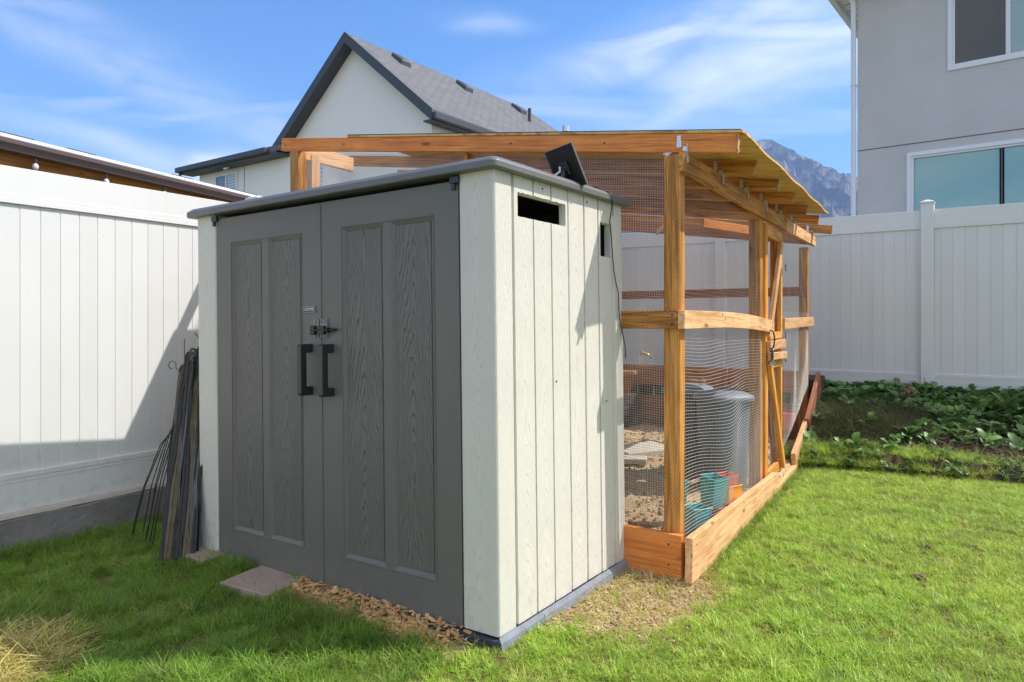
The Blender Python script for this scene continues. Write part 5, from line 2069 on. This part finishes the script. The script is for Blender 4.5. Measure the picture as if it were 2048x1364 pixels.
# gable body
mb = MB()
zt_ = 7.99 - .16
out = [(wl_, -1), (wr_ + 1.0, -1), (wr_ + 1.0, 5.30), (wr_, zt_ - slope * wr_), (0, zt_), (wl_, zt_ + slope * wl_)]
out = [(wl_, -1), (wr_, -1), (wr_, zt_ - slope * wr_), (0, zt_), (wl_, zt_ + slope * wl_)]
mb.prism(out, OV, LEN - .4)
hpart(mb, 'gable_wall', STUCW)


def slab(mb, p, th):
    """thick sheet from four top corners, thickness downwards"""
    mb.hexa([(q[0], q[1], q[2] - th) for q in p] + list(p))


rf = None
for sgn in (-1, 1):
    mb = MB()
    e = 2.70 * sgn
    ze = 7.99 - slope * 2.70
    hipr = 1.4
    p = [(0, 0, 7.99), (e, 0, ze), (e, LEN + .6, ze), (0, LEN - hipr, 7.99)]
    L_ = math.hypot(2.70, 7.99 - ze)
    # roof plane object whose local frame lies in the plane, so the courses run level
    xax = HR.copy()
    yax = (HP(0, 0, 7.99) - HP(e, 0, ze)).normalized()
    zax = xax.cross(yax) * (1 if sgn > 0 else 1)
    if zax.z < 0:
        xax = -xax
        zax = xax.cross(yax)
    F_ = Matrix((xax, yax, zax)).transposed().to_4x4()
    F_.translation = HP(e, 0, ze)
    inv = F_.inverted()
    pw_ = [HP(*q) for q in p]
    top = [inv @ q for q in pw_]
    low = [inv @ (q - Vector((0, 0, .14))) for q in pw_]
    mb.hexa(low + top)
    o = mobj('roof_slope', mb.mesh('roof_slope'), SHING, F_, house)
    if sgn > 0:
        rf = (o, F_)
    # fascia and soffit along the rake
    mb = MB()
    mb.hexa([(0, -.02, 7.99 - .24), (e, -.02, ze - .24), (e, .0, ze - .24), (0, .0, 7.99 - .24), (0, -.02, 8.005), (e * 1.005, -.02, ze + .01), (e * 1.005, .0, ze + .01), (0, .0, 8.005)])
    hpart(mb, 'rake_fascia', CHAR)
    mb = MB()
    mb.hexa([(0, .001, 7.99 - .22), (e, .001, ze - .22), (e, OV - .002, ze - .22), (0, OV - .002, 7.99 - .22), (0, .001, 7.99 - .17), (e, .001, ze - .17), (e, OV - .002, ze - .17), (0, OV - .002, 7.99 - .17)])
    hpart(mb, 'soffit', CHAR)
# right eave gutter and soffit
ze = 7.99 - slope * 2.70
mb = MB()
mb.box(2.70, 2.80, 0, LEN + .6, ze - .20, ze - .05)
hpart(mb, 'gutter', CHAR, bevel=.015)
mb = MB()
mb.box(2.43, 2.70, .02, LEN + .5, ze - .22, ze - .19)
hpart(mb, 'soffit', CHAR)
# hip end closing the right/back
mb = MB()
mb.add([(0, LEN - 1.4, 7.985), (2.70, LEN + .6, ze), (-2.70, LEN + .6, ze)], [(0, 1, 2)])
mb.add([(0, LEN - 1.4, 7.9), (2.70, LEN + .6, ze - .1), (-2.70, LEN + .6, ze - .1)], [(2, 1, 0)])
hpart(mb, 'roof_slope', SHING)
# roof vents on the right slope
for r_ in (1.35, 3.75, 6.3):
    g = .42
    mb = MB()
    z0_ = 7.99 - slope * g
    mb.hexa([(g - .16, r_ - .16, z0_ + .08), (g + .20, r_ - .16, z0_ - .20), (g + .20, r_ + .20, z0_ - .20), (g - .16, r_ + .20, z0_ + .08),
             (g - .14, r_ - .13, z0_ + .22), (g + .22, r_ - .13, z0_ - .04), (g + .22, r_ + .17, z0_ - .04), (g - .14, r_ + .17, z0_ + .22)])
    hpart(mb, 'roof_vent', CHAR, bevel=.02)
for (g, r_, h_, rr, mt) in ((1.05, 6.0, .38, .05, CHAR), (1.55, 7.2, .42, .075, GALV)):
    mb = MB()
    z0_ = 7.99 - slope * g
    mb.tube([(g, r_, z0_ - .2), (g, r_, z0_ + h_)], rr, 12)
    if mt is GALV:
        mb.tube([(g, r_, z0_ + h_ - .12), (g, r_, z0_ + h_ + .05)], rr * 1.4, 12)
    hpart(mb, 'vent_pipe', mt)
# left wing
WZ = 5.72
wx0, wx1 = -6.62, wl_ + .3
mb = MB()
mb.box(wx0, wl_ - .003, OV + .02, 6.5, -1, WZ - .12)
hpart(mb, 'wing_wall', STUCW)
mb = MB()
ex0 = wx0 - .33
mb.hexa([(ex0, -.10, WZ - .14), (-2.35, -.10, WZ - .14), (-2.35, 5.0, WZ + 1.75), (ex0 + 1.9, 5.0, WZ + 1.75),
         (ex0, -.10, WZ), (-2.35, -.10, WZ), (-2.35, 5.0, WZ + 1.90), (ex0 + 1.9, 5.0, WZ + 1.90)])
mobj('wing_roof', mb.mesh('wing_roof'), SHING, HW, house)
mb = MB()
mb.add([(ex0, -.10, WZ), (ex0 + 1.9, 5.0, WZ + 1.90), (ex0, 7.0, WZ)], [(0, 1, 2)])
mb.add([(ex0, -.10, WZ - .1), (ex0 + 1.9, 5.0, WZ + 1.8), (ex0, 7.0, WZ - .1)], [(2, 1, 0)])
hpart(mb, 'wing_roof', SHING)
mb = MB()
mb.box(ex0 - .05, -2.76, -.22, -.105, WZ - .16, WZ - .02)
hpart(mb, 'gutter', CHAR, bevel=.015)
mb = MB()
mb.box(ex0, -2.46, -.10, OV + .015, WZ - .20, WZ - .145)
hpart(mb, 'soffit', CHAR)
mb = MB()
mb.tube([(ex0 + .1, -.15, WZ - .15), (ex0 + .12, -.12, WZ - .32), (wx0 - .04, OV - .03, WZ - .48), (wx0 - .04, OV - .04, WZ - 5)], .045, 8)
hpart(mb, 'downspout', CHAR)
mb = MB()
mb.box(-4.43, -4.40, OV + .005, OV + .022, WZ - 4.5, WZ - .2)
hpart(mb, 'control_joint', simple('stucco_joint', (0.5, 0.49, 0.46), .9))
mb = MB()
mb.hexa([(-4.95, .02, WZ - .29), (-4.80, .02, WZ - .29), (-4.80, .12, WZ - .24), (-4.95, .12, WZ - .24), (-4.95, .02, WZ - .23), (-4.80, .02, WZ - .23), (-4.80, .12, WZ - .205), (-4.95, .12, WZ - .205)])
hpart(mb, 'soffit_light', WHITE, bevel=.01)
GL_B = glass('window_glass_blue', (0.34, 0.45, 0.56), .08)
GL_D = glass('window_glass_dim', (0.12, 0.17, 0.23), .08)


def window(g0, g1, z0, z1, y_=OV):
    mb = MB()
    f = .055
    for (a, b, c_, d_) in ((g0 - f, g1 + f, z1, z1 + f), (g0 - f, g1 + f, z0 - f, z0), (g0 - f, g0, z0, z1), (g1, g1 + f, z0, z1), ((g0 + g1) / 2 - .025, (g0 + g1) / 2 + .025, z0, z1)):
        mb.box(a, b, y_ - .045, y_ + .001, c_, d_)
    w = hpart(mb, 'window', WHITE)
    for (a, b, mt, nm) in ((g0, (g0 + g1) / 2 - .026, GL_D, 'pane'), ((g0 + g1) / 2 + .026, g1, GL_B, 'pane')):
        mb = MB()
        mb.box(a, b, y_ - .018, y_ - .010, z0, z1)
        mobj(nm, mb.mesh(nm), mt, HW, w)
    mb = MB()
    n_ = 14
    for k in range(n_):
        z_ = z0 + (z1 - z0) * (k + .2) / n_
        mb.box((g0 + g1) / 2 + .03, g1 - .004, y_ - .024, y_ - .019, z_, z_ + (z1 - z0) / n_ * .55)
    mobj('blind_slats', mb.mesh('blind_slats'), simple('blind_pale', (0.55, 0.62, 0.68), .5) if 'blind_pale' not in bpy.data.materials else bpy.data.materials['blind_pale'], HW, w)
    return w


window(-5.72, -4.76, 4.30, 5.36, OV + .02)
window(-2.05, -1.10, 3.95, 5.35)

# ------------------------------------------------------------------ grey stucco house on the right
KG = Vector((.786, -.6185, 0)).normalized()
KR = Vector((.6185, .786, 0)).normalized()
KW = Matrix((KG, KR, Vector((0, 0, 1)))).transposed().to_4x4()
KW.translation = Vector((5.84, 12.0, 0))
gh = empty('grey_house', (0, 0, 0), W=KW, cat='house', label='two storey grey stucco house rising behind the back fence at the right')


def kpart(mb, name, mat, parent=None, **t):
    return mb.build(name, mat, KW, parent or gh, **t)


EZ = 6.92
# wall cut round the windows
lowW = (.80, 3.30, 2.30, 4.00)     # x0,x1,z0,z1
upW = (1.37, 3.40, 5.33, 6.75)
mb = MB()
plate(mb, 0, 10.5, -.5, EZ + .3, [lowW, upW], 0.0, .0, 0, .12, through=True)
me = raw_mesh(mb, 'front_wall')
mobj('front_wall', me, STUCG, KW, gh)
mb = MB()
mb.box(0.0, .12, .1205, 9, -.5, EZ + .3)
kpart(mb, 'side_wall', STUCG)
mb = MB()
mb.box(.1205, 10.5, 8.9, 9, -.5, EZ + .3)
mb.box(10.38, 10.5, .1205, 8.88, -.5, EZ + .3)
kpart(mb, 'far_wall', STUCG)
mb = MB()
mb.box(.0, 10.5, -.004, .0, 4.197, 4.212)
kpart(mb, 'control_joint', simple('dark_joint', (0.12, 0.115, 0.115), .9))
mb = MB()
mb.box(.1, 10.4, .4, 8.8, 4.1, 4.2)
mb.box(.1, 10.4, 3.4, 3.5, -.4, EZ)
kpart(mb, 'interior', simple('dim_interior', (0.25, 0.25, 0.24), .9))
# hip roof with white eave
mb = MB()
oe = .42
mb.hexa([(-oe, -oe, EZ + .17), (10.9, -oe, EZ + .17), (10.9, 9.4, EZ + .17), (-oe, 9.4, EZ + .17),
         (3.6, 3.8, EZ + 2.4), (7, 3.8, EZ + 2.4), (7, 5.2, EZ + 2.4), (3.6, 5.2, EZ + 2.4)])
kpart(mb, 'roof', SHING)
mb = MB()
mb.box(-oe, 10.9, -oe, 9.4, EZ + .10, EZ + .165)
kpart(mb, 'soffit', WHITE)
# soffit grooves
mb = MB()
for k in range(28):
    mb.box(-oe + .03, -.03, .1 + k * .3, .11 + k * .3, EZ + .092, EZ + .099)
kpart(mb, 'soffit_slats', simple('soffit_groove', (0.3, 0.3, 0.3), .7))
mb = MB()
mb.box(-oe - .11, -oe - .002, -oe - .1, 9.4, EZ + .05, EZ + .20)
mb.box(-oe, 10.9, -oe - .11, -oe - .002, EZ + .05, EZ + .20)
kpart(mb, 'gutter', WHITE, bevel=.015)
mb = MB()
mb.tube([(-oe - .03, -oe + .05, EZ + .06), (-oe - .02, -.30, EZ - .04), (-.10, -.10, EZ - .12), (-.055, -.04, EZ - .22), (-.055, -.04, 0)], .040, 8)
kpart(mb, 'downspout', WHITE)
mb = MB()
for z_ in (2.9, 5.3):
    mb.box(-.10, -.008, -.085, .01, z_, z_ + .03)
kpart(mb, 'downspout_strap', WHITE)


def kwindow(x0, x1, z0, z1, mull, dark_pane, tint):
    mb = MB()
    f = .06
    for (a, b, c_, d_) in ((x0 - f, x1 + f, z1, z1 + f), (x0 - f, x1 + f, z0 - f, z0), (x0 - f, x0, z0, z1), (x1, x1 + f, z0, z1)):
        mb.box(a, b, -.025, .06, c_, d_)
    for (a, b, c_, d_) in ((x0, x1, z1 - .035, z1), (x0, x1, z0, z0 + .035), (x0, x0 + .035, z0 + .035, z1 - .035), (x1 - .035, x1, z0 + .035, z1 - .035)):
        mb.box(a + .0005, b - .0005, .0, .06, c_ + .0005, d_ - .0005)
    w = kpart(mb, 'window', WHITE)
    mb = MB()
    hw_ = .012 if dark_pane else .03
    mb.box(mull - hw_, mull + hw_, .0, .07, z0 + .036, z1 - .036)
    mobj('mullion', mb.mesh('mullion'), CHAR if dark_pane else WHITE, KW, w)
    for k, (a, b) in enumerate(((x0 + .036, mull - .031), (mull + .031, x1 - .036))):
        mb = MB()
        mb.box(a, b, .016, .022, z0 + .036, z1 - .036)
        mobj('pane', mb.mesh('pane'), tint[k], KW, w)
        m2 = MB()
        n_ = int((z1 - z0) / .05)
        for q in range(n_):
            z_ = z0 + .04 + (z1 - z0 - .08) * q / n_
            m2.hexa([(a, .046, z_), (b, .046, z_), (b, .058, z_ + .050), (a, .058, z_ + .050), (a, .048, z_), (b, .048, z_), (b, .060, z_ + .050), (a, .060, z_ + .050)])
        mobj('blinds', m2.mesh('blinds'), BLW, KW, w)
    return w


BLW = simple('window_blinds', (0.90, 0.90, 0.88), .6)
GA = clear_glass('teal_tinted_glass', (0.84, 0.955, 0.955), .30)
GB = clear_glass('sky_tinted_dark_glass', (0.36, 0.47, 0.54), .28)  # dark glass with the sky's reflection put into its blue-grey tint
GC = clear_glass('pale_tinted_glass', (0.82, 0.92, 0.95), .30)
kwindow(*lowW, 2.01, True, (GA, GA))
kwindow(*upW, 2.09, False, (GB, GC))

# ------------------------------------------------------------------ neighbour's patio cover at the left
QD = Vector((.330, .944, 0)).normalized()       # along the eave, away
QN = Vector((-QD.y, QD.x, 0))                    # away from the yard (left)
QW = Matrix((QD, QN, Vector((0, 0, 1)))).transposed().to_4x4()
QW.translation = Vector((-4.33, 6.0, 2.935))
pc = empty('patio_cover', (0, 0, 0), W=QW, cat='patio cover', label='neighbour\'s patio cover with white roof edge, brown gutter and orange beam beyond the left fence')


def qpart(mb, name, mat, parent=None, **t):
    return mb.build(name, mat, QW, parent or pc, **t)


q0, q1 = -3.4, 3.25
mb = MB()
mb.hexa([(q0, .03, -.010), (q1, .03, -.010), (q1, 3.6, .50), (q0, 3.6, .50), (q0, .03, .010), (q1, .03, .010), (q1, 3.6, .52), (q0, 3.6, .52)])
qpart(mb, 'roof', FELT)
mb = MB()
x_ = q0
while x_ < q1 - .05:
    mb.box(x_, x_ + .30, .005, .16, .0055, .0075 + .008 * (rng.random() > .45))
    x_ += .31
qpart(mb, 'shingle_edge', FELT)
mb = MB()
mb.box(q0, q1, -.005, .029, -.042, .004)
qpart(mb, 'drip_edge', WHITE)
mb = MB()
prof = [(.028, -.140), (-.045, -.140), (-.060, -.100), (-.085, -.085), (-.090, -.055), (-.080, -.044), (.028, -.044)]
n = len(prof)
mb.add([(q0, y_, z_) for y_, z_ in prof] + [(q1, y_, z_) for y_, z_ in prof], [tuple(range(n)), tuple(range(n, 2 * n))[::-1]] + [(i, i + n, (i + 1) % n + n, (i + 1) % n) for i in range(n)])
qpart(mb, 'gutter', BROWNG)
WN = wood('neighbour_beam_wood', (0.30, 0.11, 0.015), (0.50, 0.215, 0.035), .0)
for (a, b) in ((q0, q0 + 3.3), (q0 + 3.303, q1)):
    L_ = b - a
    mb = MB()
    mb.box(-L_ / 2, L_ / 2, -.045, .045, -.15, .15)
    mobj('beam', mb.mesh('beam', .003), WN, QW @ Matrix.Translation(((a + b) / 2, .12, -.27)), pc)
mb = MB()
mb.box(q0, -.6, .052, .072, -.335, -.315)
qpart(mb, 'ledger_strip', W_PALE)
mb = MB()
mb.box(q0, q1, .17, 3.5, -.13, -.10)
qpart(mb, 'ceiling', WN)
for a in (q0 + .1, -.2, q1 - .15):
    mb = MB()
    mb.box(a - .07, a + .07, .05, .19, -3.1, -.425)
    qpart(mb, 'patio_post', WN)
sl = empty('string_lights', (0, 0, 0), W=QW @ Matrix.Translation((0, -.02, -.115)), cat='string lights', label='string of clear bulbs hanging under the neighbour\'s brown gutter')
BULB = glass('bulb_glass', (0.75, 0.76, 0.74), .1)
mb = MB()
pts = []
bul = []
Lw = WM[sl.name]
# bulbs every 0.72 m
bx = [-1.62 + .735 * k for k in range(-2, 7)]
bx = [.30 + .72 * k for k in range(-4, 5)]
for i in range(len(bx)):
    pts.append((bx[i], .0, -.012))
    if i + 1 < len(bx):
        pts.append(((bx[i] + bx[i + 1]) / 2, 0, -.004))
mb.tube(pts, .004, 6)
for x_ in bx:
    mb.tube([(x_, 0, -.012), (x_, 0, -.055)], .005, 6)
mobj('cord', mb.mesh('cord'), BLACKC, Lw, sl)
for x_ in bx:
    mb = MB()
    mb.tube([(0, 0, -.048), (0, 0, -.085)], [.013, .014], 10)
    s_ = mobj('socket', mb.mesh('socket'), BLACKP, Lw @ Matrix.Translation((x_, 0, 0)), sl)
    mb = MB()
    lathe(mb, [(.010, -.085), (.022, -.10), (.026, -.118), (.020, -.136), (.008, -.146)], 14)
    mobj('bulb', mb.mesh('bulb', sm=True), BULB, Lw @ Matrix.Translation((x_, 0, 0)), s_)
